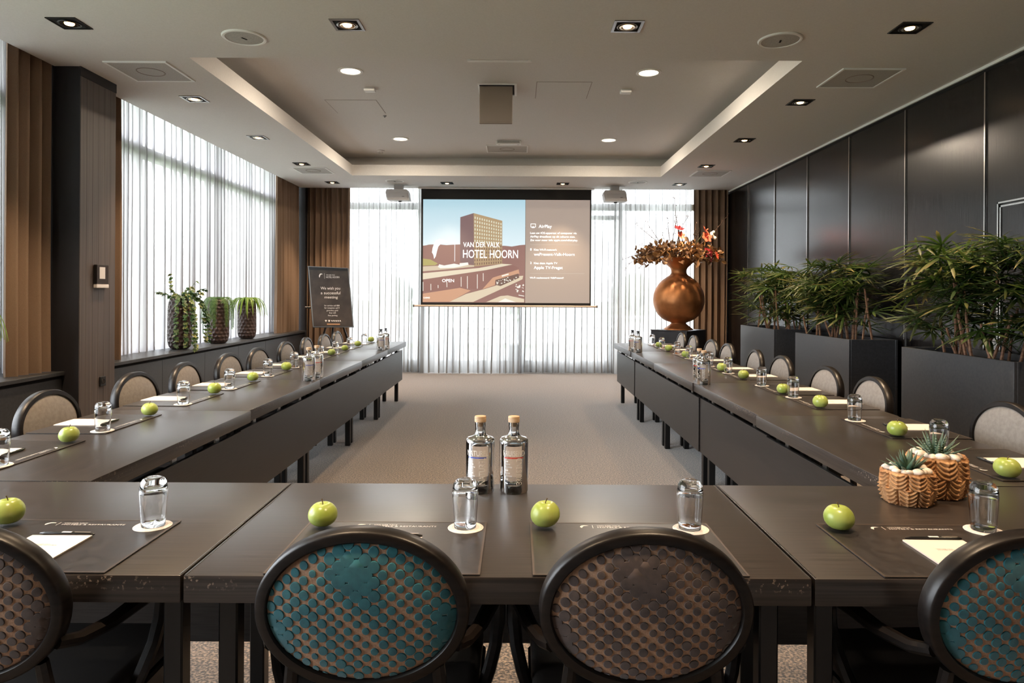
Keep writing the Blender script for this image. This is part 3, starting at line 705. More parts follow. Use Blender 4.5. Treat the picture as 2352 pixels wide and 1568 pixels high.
epoly('heart_icon', [(455, 1325), (482, 1316), (508, 1325), (484, 1362)], M['poster_ink'], 5)
epoly('cup_icon', [(532, 1318), (578, 1320), (570, 1352), (552, 1362), (540, 1350)], M['poster_ink'], 5)
for k in range(5): epoly('star_icon', [(600 + k * 46, 1325), (622 + k * 46, 1320), (642 + k * 46, 1354), (626 + k * 46, 1346), (610 + k * 46, 1352)], M['poster_ink'], 5)
epoly('address_line', [(508, 1402), (798, 1402), (798, 1420), (508, 1420)], M['poster_orange'], 5)
for (a, b) in (((.02, .10, .95), (.03, -.30, 0)), ((-.06, .13, 1.0), (-.42, .30, 0)), ((.10, .13, 1.0), (.42, .30, 0))): MB().tube([a, b], .016, 8).build('leg', M['blackmetal'], es, True)
MB().tube([(.02, .08, .85), (.0, .10, 1.65)], .018, 8).build('mast', M['blackmetal'], es, True)
MB().tube([(-.33, .05, 1.14), (-.40, .0, 1.14)], .018, 8).build('side_knob', M['blackmetal'], es, True)

# ------------------------------------------------------------------ tables
def table(L, D, label, cx, cy, rz, trims=0, group='u-shaped meeting tables'):
    """local: x along the length, +y = modesty panel side (inside of the U)"""
    r = thing('meeting_table', label, 'table', (cx, cy, 0), rz, group)
    h = L / 2 - .0015; dd = D / 2
    MB().bbox(-h, h, -dd, dd, .69, .75, .004, 2).build('tabletop', M['table'], r, True)
    if trims:
        for sx in (-1, 1): MB().box(sx * (h - .0035) - .0012, sx * (h - .0035) + .0012, -dd + .004, dd - .004, .7495, .7508).build('end_trim', M['spot_silver'], r)
    py = dd - .045
    MB().bbox(-h + .006, h - .006, py - .018, py, .268, .645, .002).build('modesty_panel', M['panel'], r)
    for sx in (-.62, 0, .62):
        MB().box(sx * L / 2 - .02, sx * L / 2 + .02, py - .026, py - .018, .60, .692).build('panel_bracket', M['spot_silver'], r)
    MB().box(-h + .06, h - .06, -dd + .10, -dd + .14, .672, .69).build('rail', M['blackmetal'], r)
    MB().box(-h + .06, h - .06, dd - .14, dd - .10, .655, .69).build('rail', M['blackmetal'], r)
    for sx in (-1, 1):
        for sy in (-1, 1):
            ly = dd - .11 if sy > 0 or trims else dd - .45
            MB().bbox(sx * (h - .06) - .022, sx * (h - .06) + .022, sy * ly - .022, sy * ly + .022, 0, .69, .004).build('leg', M['blackmetal'], r)
    return r
LB = [2.224, 3.566, 4.855, 6.219, 7.493, 8.769]; LX = [(-1.376, -2.108), (-1.388, -2.11), (-1.398, -2.115), (-1.408, -2.12), (-1.413, -2.125)]
RB = [2.222, 3.513, 4.807, 6.168, 7.438, 8.731]; RX = [(1.222, 1.945), (1.236, 1.955), (1.228, 1.957), (1.232, 1.957), (1.226, 1.955)]
for i in range(5):
    a, b = LB[i], LB[i + 1]; xi, xo = LX[i]
    table(b - a, xi - xo, 'dark oak meeting table, %s from the front in the window-side row' % ORD[i], (xi + xo) / 2, (a + b) / 2, -PI / 2)
    a, b = RB[i], RB[i + 1]; xi, xo = RX[i]
    table(b - a, xo - xi, 'dark oak meeting table, %s from the front in the partition-side row' % ORD[i], (xi + xo) / 2, (a + b) / 2, PI / 2)
FY0, FY1 = 1.484, 2.216
for (x0, x1, n) in ((-2.108, -.722, 'at the window-side corner of the front row'), (-.719, .641, 'in the middle of the front row, under the two front bottles'), (.644, 1.95, 'at the succulent-pot corner of the front row')):
    table(x1 - x0, FY1 - FY0, 'dark oak meeting table ' + n, (x0 + x1) / 2, (FY0 + FY1) / 2, 0, 1)

# ------------------------------------------------------------------ chairs
def ring_mesh():
    mb = MB(); n = 72; sec = [(-.008, -.021), (.008, -.021), (.013, -.016), (.013, .014), (.009, .021), (-.009, .021), (-.012, .016), (-.012, -.016)]
    for k in range(n):
        t = 2 * PI * k / n; cx, cz = .203 * math.cos(t), .156 * math.sin(t)
        nx, nz = math.cos(t) / .203, math.sin(t) / .156; l = math.hypot(nx, nz); nx /= l; nz /= l
        for (a, b) in sec: mb.v.append((cx + nx * a, b, cz + nz * a))
    m = len(sec)
    for k in range(n):
        for j in range(m): mb.f.append([k * m + j, k * m + (j + 1) % m, ((k + 1) % n) * m + (j + 1) % m, ((k + 1) % n) * m + j]); mb.m.append(0)
    return mb
def bulge(u, v, a, b, h): # height of a padded oval
    q = 1 - (u / a) ** 2 - (v / b) ** 2
    return h * max(q, 0) ** .45
def pad_mesh(side, a=.196, b=.149, h=.024, y=.006):
    mb = MB(); nr, n = 7, 48; mb.v.append((0, side * (y + h), 0))
    for i in range(1, nr + 1):
        f = math.sin(PI / 2 * i / nr)
        for k in range(n):
            t = 2 * PI * k / n; u, v = a * f * math.cos(t), b * f * math.sin(t)
            mb.v.append((u, side * (y + bulge(u, v, a, b, h)), v))
    for k in range(n): mb.f.append([0, 1 + k, 1 + (k + 1) % n] if side < 0 else [0, 1 + (k + 1) % n, 1 + k]); mb.m.append(0)
    for i in range(nr - 1):
        for k in range(n):
            q = [1 + i * n + k, 1 + (i + 1) * n + k, 1 + (i + 1) * n + (k + 1) % n, 1 + i * n + (k + 1) % n]
            mb.f.append(q if side < 0 else q[::-1]); mb.m.append(0)
    return mb
def dots_mesh(seed):
    r_ = random.Random(seed); mb = MB(); a, b, h, y = .196, .149, .024, .006
    rowh = .0146; colw = .0350; j = 0; v = -.15
    while v < .15:
        u = -.2 + (colw / 2 if j % 2 else 0)
        while u < .2:
            e = (u / a) ** 2 + (v / b) ** 2
            if e < 1.0:
                g = math.exp(-((u + .01) / .055) ** 2 - ((v - .085) / .050) ** 2)
                g2 = math.exp(-((abs(u) - .175) / .035) ** 2 - ((v + .055) / .06) ** 2)
                rr = .0090 + .0014 * math.sin(u * 47 + v * 31) + .0010 * r_.uniform(-1, 1) + .0068 * g + .0068 * g2
                n = 14; fx = u + r_.uniform(-.0008, .0008); fv = v + r_.uniform(-.0008, .0008)
                lo = []; hi = []
                for k in range(n):
                    t = 2 * PI * k / n
                    for lst, s, lift in ((lo, 1.06, 0), (hi, .93, .0020)):
                        p, q = fx + rr * s * math.cos(t), fv + rr * s * math.sin(t)
                        e2 = math.sqrt((p / a) ** 2 + (q / b) ** 2)
                        if e2 > .985: p, q = p * .985 / e2, q * .985 / e2
                        lst.append((p, -(y + bulge(p, q, a, b, h) + lift), q))
                ec = min(1, math.sqrt(e))
                ctr = (fx, -(y + bulge(fx, fv, a, b, h) + .0024), fv)
                mb.add(lo + hi + [ctr], [(k, (k + 1) % n, n + (k + 1) % n, n + k) for k in range(n)] + [(n + k, n + (k + 1) % n, 2 * n) for k in range(n)])
            u += colw
        v += rowh; j += 1
    return mb
RT = Matrix.Translation((0, 0, .722)) @ Matrix.Rotation(.10, 4, 'X')
def chair(label, velvet, group, seed=1):
    r = thing('armchair', label, 'chair', group=group)
    ring_mesh().xf(RT).build('back_frame', M['frame_wood'], r, True, 50)
    pad_mesh(1).xf(RT).build('back_cushion', M['taupe'], r, True, 60)
    if velvet == 'plain':
        pad_mesh(-1).xf(RT).build('back_panel', M['tan_cloth'], r, True, 60)
    else:
        bp = pad_mesh(-1).xf(RT).build('back_panel', M['tan_cloth'], r, True, 60)
        vp = dots_mesh(seed).xf(RT).build('velvet_dots', M[velvet], bp, True, 40); vp['kind'] = 'stuff'
    # seat
    q = MB(); q.bbox(-.225, .225, .03, .46, .415, .475, .028, 3); q.build('seat', M['seatcloth'], r, True, 60)
    q = MB(); q.bbox(-.23, .23, .02, .455, .365, .418, .006); q.build('seat_rail', M['frame_wood'], r)
    for s in (-1, 1):
        MB().tube([(s * .19, .035, .36), (s * .192, .01, .2), (s * .198, -.055, 0)], [.020, .018, .013], 8).build('leg', M['frame_wood'], r, True)
        MB().tube([(s * .205, .43, .39), (s * .207, .435, .2), (s * .207, .43, 0)], [.021, .017, .012], 8).build('leg', M['frame_wood'], r, True)
        MB().tube([(s * .165, .035, .37), (s * .160, .032, .50), (s * .150, .018, .60)], [.019, .016, .014], 8).build('back_post', M['frame_wood'], r, True)
        arm = [(s * .190, .005, .645), (s * .208, .05, .632), (s * .232, .12, .632), (s * .252, .19, .645), (s * .262, .235, .650), (s * .266, .262, .640), (s * .268, .270, .615), (s * .268, .262, .575), (s * .262, .245, .525), (s * .248, .225, .475), (s * .228, .21, .42), (s * .222, .21, .39)]
        MB().tube(arm, [.013, .014, .016, .018, .019, .019, .018, .017, .016, .016, .015, .014], 8).build('arm', M['frame_wood'], r, True)
    return r
LCH = [3.29, 4.06, 4.66, 5.37, 5.96, 6.71, 7.36, 8.03, 8.62]
RCH = [3.08, 4.03, 4.62, 5.43, 6.03, 6.80, 7.39, 8.12, 8.71]
c0 = chair('oval-back armchair with taupe leather pad, first from the front beside the window bench', 'plain', 'side-row armchairs')
for i, y in enumerate(LCH):
    loc = (-2.235 - rnd.uniform(0, .012), y, 0); rz = -PI / 2 + rnd.uniform(-.05, .05)
    lb = 'oval-back armchair with taupe leather pad, %s from the front beside the window bench' % ORD[i]
    if i == 0: c0.location = loc; c0.rotation_euler.z = rz
    else: dup(c0, loc, rz, lb)
for i, y in enumerate(RCH):
    loc = (2.075 + rnd.uniform(0, .012) + (.115 if i == 0 else 0), y, 0); rz = PI / 2 + rnd.uniform(-.05, .05)
    dup(c0, loc, rz, 'oval-back armchair with taupe leather pad, %s from the front beside the planters' % ORD[i])
for i, (x, vel, rz, lb) in enumerate(((-1.125, 'brownv', .0, 'armchair with brown dotted oval back at the window-side end of the front row'),
        (-.309, 'teal', .0, 'armchair with teal dotted oval back behind the middle front table'),
        (.264, 'brownv', .0, 'armchair with brown dotted oval back behind the middle front table'),
        (1.035, 'teal', .06, 'armchair with teal dotted oval back at the succulent-pot end of the front row'))):
    c = chair(lb, vel, 'front-row armchairs', 40 + i); c.location = (x, 1.398, 0); c.rotation_euler.z = rz

# ------------------------------------------------------------------ place settings
TZ = .75
def apple_meshes():
    out = []
    for k in range(3):
        mb = MB(); n, m_ = 24, 16; r_ = random.Random(60 + k); lob = r_.uniform(0, 6)
        prof = []
        for i in range(m_ + 1):
            t = PI * i / m_
            r = math.sin(t) * (.0385 + .002 * math.cos(t)); z = .036 - .0345 * math.cos(t)
            dip = .010 * math.exp(-(r / .0115) ** 2)
            z += dip if i < m_ / 2 else -dip
            prof.append((r if 0 < i < m_ else 0, z))
        mb.lathe(prof, n)
        mb.v = [(x * (1 + .025 * math.sin(lob + math.atan2(y, x) * 2)), y * (1 + .02 * math.sin(lob * 2 + math.atan2(y, x) * 5) * (z / .07)), z + .09 * x * (k - 1) * .4) for x, y, z in mb.v]
        out.append(mb.mesh('apple', M['apple'], True, 80))
    return out
APP = apple_meshes()
STEM = MB().tube([(0, 0, .058), (.001, 0, .066), (.005, .001, .076)], [.0016, .0013, .0018], 6).mesh('stem', M['stem'], True)
GL = MB().lathe([(0, .1055), (.012, .1055), (.024, .103), (.0295, .097), (.0318, .085), (.0308, .06), (.0284, .02), (.0270, .001), (.0278, 0), (.0286, .001), (.0302, .02), (.0328, .06), (.0340, .086), (.0334, .100), (.0305, .113), (.0255, .121), (.018, .1250), (.010, .1240), (0, .1235)], 32).mesh('drinking_glass', M['glass'], True, 60)
COAS = MB().lathe([(0, .0016), (.0455, .0016), (.0465, .0008), (.0460, 0), (0, 0)], 36).mesh('coaster', M['coaster'], True, 30)
CRING = MB().lathe([(.036, .0018), (.0375, .0020), (.039, .0018)], 32).mesh('printed_ring', M['ink_pale'])
MATM = MB().bbox(-.235, .235, 0, .343, 0, .0032, .001).mesh('desk_mat', M['mat_leather'])
q = MB()
for b in ((-.235, .235, .338, .343), (-.235, .235, 0, .005), (-.235, -.230, .005, .338), (.230, .235, .005, .338)): q.box(*b, .0030, .0036)
MEDGE = q.mesh('stitched_edge', M['mat_edge'])
q = MB()
lg = [((a - 190) / 210 * .024 - .105, .322 - (b - 621) / 264 * .020, .0034) for a, b in LOGO]
q.poly(lg[::-1]); q.poly([(-.072, .300, .0034), (-.0708, .300, .0034), (-.0708, .323, .0034), (-.072, .323, .0034)])
for body, y, cap, wd in (('VAN DER VALK', .3145, .0062, .062), ('HOTELS & RESTAURANTS', .3025, .0085, .165)):
    vs, fs = text_mesh(body, 1.0, res=1); W = max(v[0] for v in vs)
    q.add([(-.060 + v[0] / W * wd, y + v[1] / .729 * cap, .0034) for v in vs], fs)
MLOGO = q.mesh('mat_logo', M['ink_pale'])
PADM = MB().box(-.074, .074, .006, .214, 0, .0035).mesh('notepad', M['paper'])
q = MB()
for body, y, cap, wd in (('VAN DER VALK', .150, .004, .040), ('HOTEL HOORN', .143, .0055, .058)):
    vs, fs = text_mesh(body, 1.0, res=1); W = max(v[0] for v in vs)
    q.add([(-.028 + v[0] / W * wd, y + v[1] / .729 * cap, .0037) for v in vs], fs)
PADT = q.mesh('pad_print', M['ink_dark'])
PEN = MB().tube([(-.070, 0, .0046), (-.062, 0, .0046), (-.055, 0, .0046), (.052, 0, .0046), (.066, 0, .0046), (.070, 0, .0046)], [.0012, .0032, .0046, .0046, .0030, .0018], 10).mesh('pen', M['pen'], True, 60)
CLIP = MB().box(.020, .060, -.0012, .0012, .0090, .0106).mesh('pen_clip', M['spot_silver'])
PBAND = MB().box(-.012, .012, -.003, .003, .0085, .0094).mesh('pen_print', M['ink_pale'])
def place(ox, oy, rz, where, group, pen_j=0):
    R = Matrix.Translation((ox, oy, 0)) @ Matrix.Rotation(rz, 4, 'Z')
    def at(u, v, z): p = R @ Vector((u, v, z)); return (p.x, p.y, p.z)
    def put(name, me, u, v, z, rr, label, cat, g, kids=()):
        o = link(name, me, None, at(u, v, z), (0, 0, rz + rr)); tag(o, label, cat, g)
        for kn, km in kids: link(kn, km, o)
        return o
    j = lambda s: rnd.uniform(-s, s)
    put('desk_mat', MATM, 0, .002, TZ + .0005, 0, 'dark leather desk mat at ' + where, 'desk mat', 'leather desk mats', (('stitched_edge', MEDGE), ('mat_logo', MLOGO)))
    zt = TZ + .0045
    put('notepad', PADM, j(.004), .004, zt, j(.02), 'cream notepad at ' + where, 'notepad', 'notepads', (('pad_print', PADT),))
    put('pen', PEN, .004 + j(.006), .225, zt, j(.06) + pen_j, 'black pen at ' + where, 'pen', 'black pens', (('pen_clip', CLIP), ('pen_print', PBAND)))
    a = put('apple', rnd.choice(APP), -.193 + j(.006), .305 + j(.006), zt - .0012, rnd.uniform(0, 6), 'green apple at ' + where, 'apple', 'green apples', (('stem', STEM),))
    s_ = rnd.uniform(.94, 1.04); a.scale = (s_, s_, s_ * rnd.uniform(.95, 1.05))
    c = put('coaster', COAS, .182, .300, zt - .0008, j(.5), 'round paper coaster at ' + where, 'coaster', 'paper coasters', (('printed_ring', CRING),))
    put('drinking_glass', GL, .182 + j(.002), .302, zt + .0012, 0, 'upturned drinking glass at ' + where, 'glass', 'upturned glasses')
LPL = [2.58, 3.19, 3.92, 4.53, 5.205, 5.80, 6.55, 7.09, 7.70, 8.42]
RPL = [2.51, 3.18, 3.93, 4.46, 5.20, 5.72, 6.42, 6.92, 7.66, 8.22]
for i, y in enumerate(LPL): place(-2.108 - .0025 * i, y, -PI / 2, 'the %s place from the front, window-side row' % ORD[i], 'side')
for i, y in enumerate(RPL): place(1.955, y, PI / 2, 'the %s place from the front, partition-side row' % ORD[i], 'side')
for x, n in ((-1.125, 'the window-side end place of the front row'), (-.3125, 'the front place behind the teal middle chair'), (.272, 'the front place behind the brown middle chair'), (1.033, 'the front place beside the succulent pots')):
    place(x, FY0 + .002, 0, n, 'front')

# ------------------------------------------------------------------ bottles
BOT = MB().lathe([(0, .018), (.030, .0185), (.0400, .024), (.0408, .030), (.0408, .152), (.0395, .159), (.030, .164), (.0175, .169), (.0125, .180), (.0118, .192), (.0118, .214), (.0158, .214), (.0162, .204), (.0152, .196), (.0152, .186), (.0180, .176), (.026, .1705), (.038, .1675), (.0437, .162), (.0446, .154), (.0446, .006), (.0430, .0005), (.038, 0), (.030, .003), (0, .004)], 40).mesh('bottle', M['glass'], True, 50)
WAT = MB().lathe([(0, .0178), (.030, .0183), (.0402, .0238), (.0411, .030), (.0411, .146), (0, .146)], 40).mesh('water', M['water'], True, 50)
CAPW = MB().lathe([(.0112, .200), (.0112, .2145), (.0176, .2148), (.0180, .217), (.0180, .230), (.0168, .2325), (0, .2325)], 24).mesh('stopper', M['cork'], True, 50)
CAPD = MB().lathe([(.0112, .200), (.0112, .2145), (.0150, .2148), (.0152, .217), (.0152, .226), (.0140, .2285), (0, .2285)], 24).mesh('stopper', M['darkcap'], True, 50)
def wrap(vs, fs, r=.0449):
    return MB().add([(r * math.sin(x / r), -r * math.cos(x / r), z) for x, z in vs], fs)
M['bot_white'] = mat('bottle_print_white', (.88, .84, .80), .6); M['bot_blue'] = mat('bottle_print_blue', (.10, .14, .52), .5); M['bot_red'] = mat('bottle_print_red', (.62, .07, .05), .5)
def bottle_print(word, cm):
    q = MB(); vs, fs = text_mesh(word, 1.0); W = max(v[0] for v in vs)
    q2 = wrap([(-.040 + v[0] / W * .072, .118 + v[1] / .729 * .017) for v in vs], fs); q.add(q2.v, q2.f)
    vv = [(.004 + v[1] / .729 * .020, .030 + v[0] / W * .082) for v in vs]
    q2 = wrap([(.022 - (v[1] / .729) * .020, .030 + v[0] / W * .082) for v in vs], [f for f in fs]); q.add(q2.v, q2.f)
    for k in range(7):
        wd = .012 + .006 * ((k * 7) % 3); q2 = wrap([(-.034, .100 - k * .009), (-.034 + wd, .100 - k * .009), (-.034 + wd, .1035 - k * .009), (-.034, .1035 - k * .009)], [(0, 1, 2, 3)]); q.add(q2.v, q2.f)
    me = q.mesh('bottle_print', M['bot_white'])
    st = wrap([(-.034 + .012 * k, z) for k in range(6) for z in (.110, .1145)], [(2 * k, 2 * k + 2, 2 * k + 3, 2 * k + 1) for k in range(5)]).mesh('print_stripe', cm)
    return me, st
M['bot_label'] = leafmat('bottle_paper_label', (.80, .70, .62), (.84, .75, .67), (.8, .7, .6), .6, .55)
BLAB = MB().add([(-.0449 * math.sin(a), .0449 * math.cos(a), z) for k in range(11) for a in ((k - 5) * .22,) for z in (.036, .132)], [(2 * k, 2 * k + 1, 2 * k + 3, 2 * k + 2) for k in range(10)]).mesh('back_label', M['bot_label'], True)
PR_B, PR_R = bottle_print('NATUREL', M['bot_blue']), bottle_print('BRUISEND', M['bot_red'])
def bottle(x, y, label, cap, pr=None, rz=0):
    r = link('water_bottle', BOT, None, (x, y, TZ), (0, 0, rz)); tag(r, label, 'bottle', 'glass water bottles')
    link('water', WAT, r); link('stopper', cap, r)
    if pr: link('bottle_print', pr[0], r); link('print_stripe', pr[1], r); link('back_label', BLAB, r)
bottle(-.112, 2.135, 'clear water bottle with wooden stopper and blue-striped print on the front table', CAPW, PR_B, -.1)
bottle(-.008, 2.135, 'clear water bottle with wooden stopper and red-striped print on the front table', CAPW, PR_R, .1)
bottle(-1.452, 4.80, 'clear water bottle with wooden stopper midway along the window-side row, front of pair', CAPW, PR_B, .6)
bottle(-1.452, 4.99, 'clear water bottle with wooden stopper midway along the window-side row, rear of pair', CAPW, PR_R, .6)
bottle(-1.468, 7.42, 'clear water bottle with black stopper near the far end of window-side row, front', CAPD, PR_B, .5)
bottle(-1.455, 7.62, 'clear water bottle with black stopper near the far end of window-side row, rear', CAPD, PR_R, .5)
bottle(1.283, 4.72, 'clear water bottle with wooden stopper midway along the partition-side row, front of pair', CAPW, PR_B, -.6)
bottle(1.300, 4.90, 'clear water bottle with wooden stopper midway along the partition-side row, rear of pair', CAPW, PR_R, -.6)
bottle(1.288, 7.32, 'clear water bottle with black stopper near the far end of partition-side row, front', CAPD, PR_B, -.5)
bottle(1.262, 7.52, 'clear water bottle with black stopper near the far end of partition-side row, rear', CAPD, PR_R, -.5)

# ------------------------------------------------------------------ leaf helper
def leaf_obj(mb, tips, name, m, parent, loc=None, rot=None, smooth=True):
    me = mb.mesh(name, m, smooth, 180)
    at = me.attributes.new('tip', 'FLOAT', 'POINT'); at.data.foreach_set('value', tips)
    return me
def blade(mb, tips, base, d, side, L, W, droop, seg=4, fold=.25, dry=0.0, prof=None):
    """one tapering leaflet of two strips along direction d, sagging by droop"""
    base = Vector(base); d = Vector(d).normalized(); side = Vector(side).normalized(); up = side.cross(d).normalized()
    vs = []; prof = prof or [.25, .8, 1.0, .75, 0.0]
    for i in range(seg + 1):
        t = i / seg; p = base + d * (L * t) - Vector((0, 0, 1)) * (droop * L * t * t)
        w_ = W * prof[min(int(t * (len(prof) - 1) + .001), len(prof) - 1)]
        vs += [p - side * w_ / 2 + up * fold * w_ / 2, p, p + side * w_ / 2 + up * fold * w_ / 2]
        tips += [max(0, min(1, (t - .45) / .55)) * dry] * 3
    fs = []
    for i in range(seg):
        a = i * 3; fs += [(a, a + 1, a + 4, a + 3), (a + 1, a + 2, a + 5, a + 4)]
    mb.add(vs, fs)

# ------------------------------------------------------------------ planters and palms
def frond_mesh(seed, n=9, L=.27):
    r_ = random.Random(seed); mb = MB(); tips = []
    dry = r_.choice([.05, .2, .45, .8])
    mb.tube([(-.22, 0, -.06), (-.1, 0, .0), (0, 0, 0)], [.0035, .003, .003], 5); tips += [0] * (len(mb.v))
    for k in range(n):
        a = math.radians(-105 + 210 * k / (n - 1) + r_.uniform(-4, 4))
        d = Vector((math.cos(a), math.sin(a), r_.uniform(-.05, .22)))
        side = Vector((-math.sin(a), math.cos(a), 0))
        blade(mb, tips, (0, 0, 0), d, side, L * r_.uniform(.8, 1.12) * (1 - .12 * abs(math.sin(a))),   .0215 * r_.uniform(.8, 1.2), r_.uniform(.08, .38), 5, .3, dry * r_.uniform(.4, 1.2), [.2, .75, 1, 1, .8, .05])
    return leaf_obj(mb, tips, 'frond', M['palm'], None)
FR = [frond_mesh(100 + k, 9 + k % 4, .27 + .025 * (k % 3)) for k in range(8)]
def planter(yc, L, label, plabel, seed, hgt=1.74, nst=13, nfr=66):
    r = thing('planter', label, 'planter', (3.275, yc, 0), 0, 'anthracite planters')
    X, Lh, H, t = .225, L / 2, .962, .022
    MB().bbox(-X, -X + t, -Lh, Lh, 0, H, .002).build('long_side', M['planter'], r)
    MB().bbox(X - t, X, -Lh, Lh, 0, H, .002).build('long_side', M['planter'], r)
    MB().bbox(-X + t, X - t, -Lh, -Lh + t, 0, H, .002).build('short_side', M['planter'], r)
    MB().bbox(-X + t, X - t, Lh - t, Lh, 0, H, .002).build('short_side', M['planter'], r)
    MB().box(-X + t, X - t, -Lh + t, Lh - t, .86, .915).build('soil', M['soil'], r)
    p = thing('lady_palm', plabel, 'potted palm', (3.275, yc, .915), 0, 'lady palms in planters')
    r_ = random.Random(seed)
    stems = []
    for k in range(nst):
        x, y = r_.uniform(-.17, .15), r_.uniform(-Lh + .10, Lh - .10); h = r_.uniform(.22, .60)
        tx, ty = x + r_.uniform(-.10, .06), y + r_.uniform(-.10, .10)
        MB().tube([(x, y, 0), ((x + tx) / 2, (y + ty) / 2 + .01, h / 2), (tx, ty, h)], [.011, .010, .008], 6).build('cane', M['cane'], p, True)
        stems.append((tx, ty, h))
    for k in range(nfr):
        x, y, h = r_.choice(stems)
        a = r_.uniform(0, 2 * PI)
        el = r_.uniform(-.15, .95)
        z = .14 + (hgt - .915 - .22) * r_.random() ** .75
        reach = r_.uniform(.06, .24)
        px, py = x + math.cos(a) * reach, y + math.sin(a) * reach * 1.1
        o = link('frond', FR[r_.randrange(8)], p, (px, py, z), None)
        o.rotation_euler = (r_.uniform(-.5, .5), -el * .7 + .15, a)
        s_ = r_.uniform(.75, 1.12); o.scale = (s_, s_, s_)
        ml = Matrix.LocRotScale(o.location, o.rotation_euler, o.scale)
        far = max((ml @ v.co).x for v in o.data.vertices)
        if far > .30: o.location.x -= far - .30              # fans bend away from the partition
        ys = [(ml @ v.co).y for v in o.data.vertices]; zs = [(ml @ v.co).z for v in o.data.vertices]
        if max(ys) > Lh + .28: o.location.y -= max(ys) - Lh - .28
        if min(ys) < -Lh - .28: o.location.y -= min(ys) + Lh + .28
        if min(zs) < .06: o.location.z += .06 - min(zs)
    return p
planter(8.775, 1.225, 'anthracite planter box farthest along the partition, next to the vase corner', 'lady palm in the farthest planter', 5, 1.76, 16, 100)
planter(6.93, 1.22, 'anthracite planter box in the middle of the three', 'lady palm in the middle planter', 6, 1.78, 16, 105)
planter(4.838, 1.235, 'anthracite planter box nearest the camera', 'lady palm in the nearest planter', 9, 1.82, 18, 135)

# ------------------------------------------------------------------ pedestal, vase, flowers
VX, VY = 2.37, 10.0
r = thing('pedestal', 'square black pedestal set diagonally under the copper vase', 'pedestal', (VX, VY + .1, 0), math.radians(-42))
MB().bbox(-.29, .29, -.29, .29, .0, .845, .003).build('plinth_body', M['pedestal'], r)
MB().bbox(-.295, .295, -.295, .295, .845, .858, .002).build('plinth_top', M['pedestal'], r)
r = thing('vase', 'large round-bellied copper vase with narrow neck and flared rim', 'vase', (VX, VY + .1, .8585))
vp = [(0, 0), (.212, 0), (.208, .014), (.155, .05), (.112, .085), (.118, .105), (.215, .145), (.305, .23), (.358, .35), (.368, .45), (.345, .57), (.272, .69), (.185, .762), (.13, .80), (.110, .84), (.117, .887), (.150, .93), (.218, .985), (.278, 1.022), (.300, 1.046), (.290, 1.050), (.262, 1.025), (.19, .965), (.10, .88), (.095, .83), (0, .82)]
def cr(P, m=4):
    out = []
    for i in range(len(P) - 1):
        p0, p1, p2, p3 = P[max(i - 1, 0)], P[i], P[i + 1], P[min(i + 2, len(P) - 1)]
        for k in range(m):
            t = k / m
            out.append(tuple(max(0 if c == 0 else -9, .5 * (2 * p1[c] + (p2[c] - p0[c]) * t + (2 * p0[c] - 5 * p1[c] + 4 * p2[c] - p3[c]) * t * t + (3 * p1[c] - p0[c] - 3 * p2[c] + p3[c]) * t ** 3)) for c in (0, 1)))
    return out + [P[-1]]
prof = [vp[0], vp[1]] + cr(vp[2:19], 3) + [(0.302, 1.046), (.297, 1.052), (.288, 1.050)] + vp[21:]
MB().lathe(prof, 64).build('vessel', M['copper'], r, True, 60)
r = thing('flower_arrangement', 'dried leaves, bare twigs and red flowers spilling from the copper vase', 'flower arrangement', (VX, VY + .1, 1.9085))
r_ = random.Random(77)
for c in range(9):                                            # clusters of curled dried leaves
    mb = MB(); tips = []
    for k in range(80):
        a = 2 * PI * (c + r_.random()) / 9; R_ = .18 + .42 * r_.random() ** .7
        b = Vector((math.cos(a) * R_ * 1.05, math.sin(a) * R_ * .8, .14 - .30 * (R_ - .2) + r_.uniform(-.10, .10)))
        d = Vector((r_.uniform(-1, 1), r_.uniform(-1, 1), r_.uniform(-.6, .7))); s_ = d.cross(Vector((r_.uniform(-1, 1), r_.uniform(-1, 1), r_.uniform(-1, 1))))
        if s_.length < .1: continue
        blade(mb, tips, b, d, s_, r_.uniform(.05, .095), r_.uniform(.04, .075), r_.uniform(-.3, .5), 4, r_.uniform(.4, 1.1), r_.uniform(0, 1) ** 2, [.3, .9, 1, .8, .1])
    o = link('leaf_cluster', leaf_obj(mb, tips, 'leaf_cluster', M['dryleaf'], None), r); o['kind'] = 'stuff'
for k in range(24):                                           # bare twigs with buds
    a = 2 * PI * k / 24 + r_.uniform(-.15, .15); L_ = r_.uniform(.42, .78); e = r_.uniform(.25, 1.15) if k % 4 else r_.uniform(-.7, -.2)
    p = Vector((math.cos(a) * .12, math.sin(a) * .1, .02)); pts = [p.copy()]; d = Vector((math.cos(a) * math.cos(e), math.sin(a) * math.cos(e) * .8, max(math.sin(e), .2)))
    for s_ in range(7):
        d = (d + Vector((r_.uniform(-.25, .25), r_.uniform(-.25, .25), r_.uniform(-.2, .18) - (.28 if e < 0 and s_ > 2 else .02)))).normalized(); p = p + d * L_ / 7 * 1.15; pts.append(p.copy())
    q = MB().tube(pts, [.0068 - .0006 * i for i in range(8)], 5)
    for i in (3, 4, 5, 6, 7, 7):
        c_ = pts[i] + Vector((r_.uniform(-.02, .02), r_.uniform(-.02, .02), r_.uniform(-.01, .025)))
        q.lathe([(0, -.008), (.006, -.003), (.006, .003), (0, .009)], 6, c_.x, c_.y, c_.z)
    q.build('twig', M['branch'], r, True)
